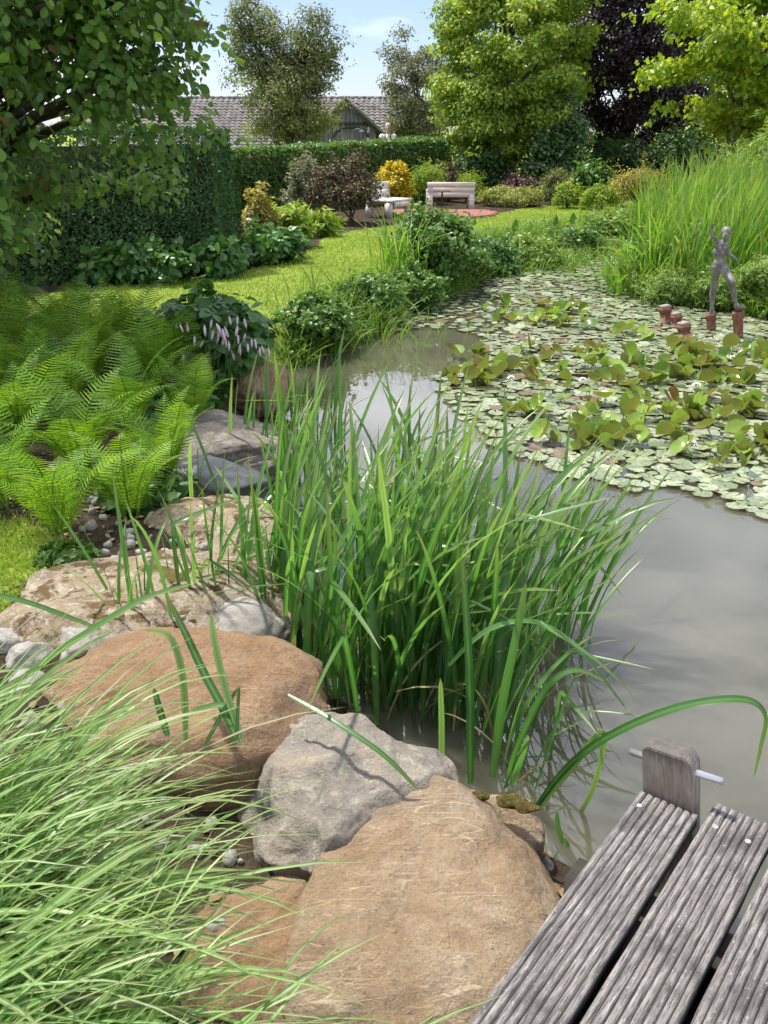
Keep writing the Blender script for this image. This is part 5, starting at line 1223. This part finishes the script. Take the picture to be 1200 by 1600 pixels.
def lilies():
    rng = np.random.default_rng(700)
    reg = np.array([G(*p, 0)[:2] for p in [(590, 500), (640, 480), (735, 458), (770, 425), (855, 404), (935, 392), (975, 398), (955, 440), (985, 468), (1060, 478), (1215, 505), (1400, 560), (1400, 860), (1215, 822), (1130, 792), (1060, 765), (980, 772), (900, 748), (800, 715),
                                           (700, 640), (672, 588), (745, 560), (752, 528), (700, 515), (600, 520)]])
    cents = [('water lily spreading round the short clay pillars', 1060, 545), ('water lily with raised leaves at the centre of the pond', 930, 575), ('water lily with folded leaves nearest the open water', 890, 690), ('water lily at the picture edge with large upright leaves', 1170, 640),
             ('water lily whose raised leaves start beside the open water gap', 770, 580), ('water lily pads lapping toward the deck at the near edge', 1120, 750), ('water lily in the middle distance with red-tinged leaves', 860, 490), ('far grey mat of lily pads below the sedge mounds', 850, 435), ('thin scatter of lily pads along the leafy bank', 680, 500), ('water lily pads past the statue at the reeds', 1160, 530), ('water lily between the centre and the near edge', 1030, 660)]
    cw = np.array([G(x, y, 0)[:2] for _, x, y in cents])
    TH = [thing('water_lily', c[0], 'water lily', (*cw[k], 0), 'water lilies in the pond') for k, c in enumerate(cents)]
    lo, hi = reg.min(0), reg.max(0); pts = np.empty((0, 2)); rad = np.empty(0)
    cand = rng.uniform(lo, hi, (60000, 2)); sd = sdist(cand, reg); cand = cand[(sd < -.03)]; cand = cand[sdist(cand, POND) < -.08]
    cr_ = np.where(rng.uniform(0, 1, len(cand)) < .55, rng.uniform(.03, .06, len(cand)), rng.uniform(.05, .095, len(cand)))
    P = np.zeros((len(cand), 2)); Rr = np.zeros(len(cand)); m = 0
    for p, r_ in zip(cand, cr_):
        # looser on the far left where open water shows between the pads
        k = 1.02 if (p[1] > 8.3 and p[0] < 1.3) else (.66 if p[1] < 9.5 else .8)
        if m and (np.hypot(P[:m, 0] - p[0], P[:m, 1] - p[1]) < (Rr[:m] + r_) * k).any(): continue
        P[m], Rr[m] = p, r_; m += 1
        if m > 3800: break
    P, Rr = P[:m], Rr[:m]; own = np.argmin(np.linalg.norm(P[:, None] - cw[None], axis=2), 1)
    far = {}
    cnt = [0] * len(TH)
    for k in np.argsort(-Rr * np.array([ppm((x, y, 0)) for x, y in P])):
        t = own[k]; x, y = P[k]; tl = rng.normal(0, .05, 2); z = .006 + rng.uniform(0, .014)
        if y < 8.3 and cnt[t] < 290 and x < 4.6:
            link('pad', PADS[rng.integers(6)], TH[t], (x - cw[t][0], y - cw[t][1], z), (tl[0], tl[1], rng.uniform(0, 6.28)), Rr[k]); cnt[t] += 1
        else: far.setdefault(t, []).append((x, y, z, Rr[k], tl[0], tl[1]))
    tv, (f3, f4) = pad_shape(600, .03, .02, 11, 1)
    for t, L in far.items():
        L = np.array(L); n = len(L); a = rng.uniform(0, 6.28, n)
        d = np.stack([np.cos(a), np.sin(a), L[:, 4]], 1); nn = np.stack([L[:, 5], L[:, 4], np.ones(n)], 1)
        V, F = stamp(tv, f3, L[:, :3], frames(d, nn), L[:, 3]); part('small_pads', V, F, PADM, TH[t], True, None, 'stuff')
    cl = [(790, 500), (862, 507), (900, 512), (888, 492), (757, 578), (730, 562), (790, 590), (832, 562), (850, 590), (940, 555), (1000, 572), (930, 602), (1003, 604), (1062, 547), (1100, 560), (1130, 572), (1172, 552), (1195, 565), (1060, 590), (1110, 602), (880, 622), (842, 652),
          (960, 642), (1012, 657), (942, 692), (878, 690), (1082, 662), (1122, 642), (1162, 640), (1196, 655), (1172, 712), (1122, 722), (860, 482), (775, 482), (1042, 632), (905, 662), (1198, 702), (722, 602), (1000, 527), (1085, 577), (955, 580), (1040, 690), (985, 690), (1150, 600), (1250, 640), (1260, 700), (1240, 580)]
    for px, py in cl:
        c = G(px, py, 0)
        for q in range(rng.integers(5, 10)):
            r_ = rng.uniform(.045, .088); xy = c[:2] + rng.normal(0, .11, 2); t = int(np.argmin(np.linalg.norm(cw - xy, axis=1)))
            h = rng.uniform(.02, .085); ti = rng.uniform(.05, .8); a = rng.uniform(0, 6.28)
            link('raised_leaf', RLV[rng.integers(8)], TH[t], (xy[0] - cw[t][0], xy[1] - cw[t][1], h), (rng.normal(0, .35), -ti * (1 if rng.uniform() < .8 else -1), a), r_)
    for px, py in [(1012, 565), (910, 597), (1087, 605), (1144, 562), (1081, 697), (798, 594)]:
        c = G(px, py, .05); t = int(np.argmin(np.linalg.norm(cw - c[:2], axis=1)))
        f = link('flower', PET, TH[t], (c[0] - cw[t][0], c[1] - cw[t][1], .05), None, .8); link('stamens', STA, f)
lilies()
# ------------------------------------------------------------------ small things on the far bank
T = thing('arrow_plant', 'few large upright arrow-shaped leaves on the far bank', 'perennial', (xa(795, 13.6), 13.6, .25))
for px, py, s in ((790, 362, .18), (803, 352, .2), (770, 360, .15), (867, 343, .16), (893, 340, .18), (780, 366, .14)):
    Y = 13.6; z = za(py, Y); x = xa(px, Y, z)
    V, F = stamp(LEAF6[0] * np.array([.8, 1, 1]), LEAF6[1], np.array([[x, Y, z - .1]]), frames(np.array([[.15, -.1, 1.]]), np.array([[.3, -1, .2]])), np.array([s]))
    lf = part('leaf', V, F, BORDERG, T, False)
    part('stalk', *tube(np.array([[x, Y + .02, .2], [x, Y, z - .1]]), .008, 5), STALK, T, True)
T = thing('yellow_iris', 'single yellow iris flower at the edge of the reed bed', 'flower', (xa(1005, 10.9, .9), 10.9, 0))
x, z = xa(1005, 10.9, .9), za(355, 10.9)
for k in range(5):
    a = k * 1.257; part('petal', *stamp(LEAF6[0] * np.array([1.2, 1, 1]), LEAF6[1], np.array([[x, 10.9, z]]), frames(np.array([[math.cos(a), math.sin(a), .25]]), np.array([[0, 0, 1.]])), np.array([.06])), YELLOW, T)
part('stalk', *tube(np.array([[x + .05, 10.95, 0], [x, 10.9, z]]), .006, 5), STALK, T, True)
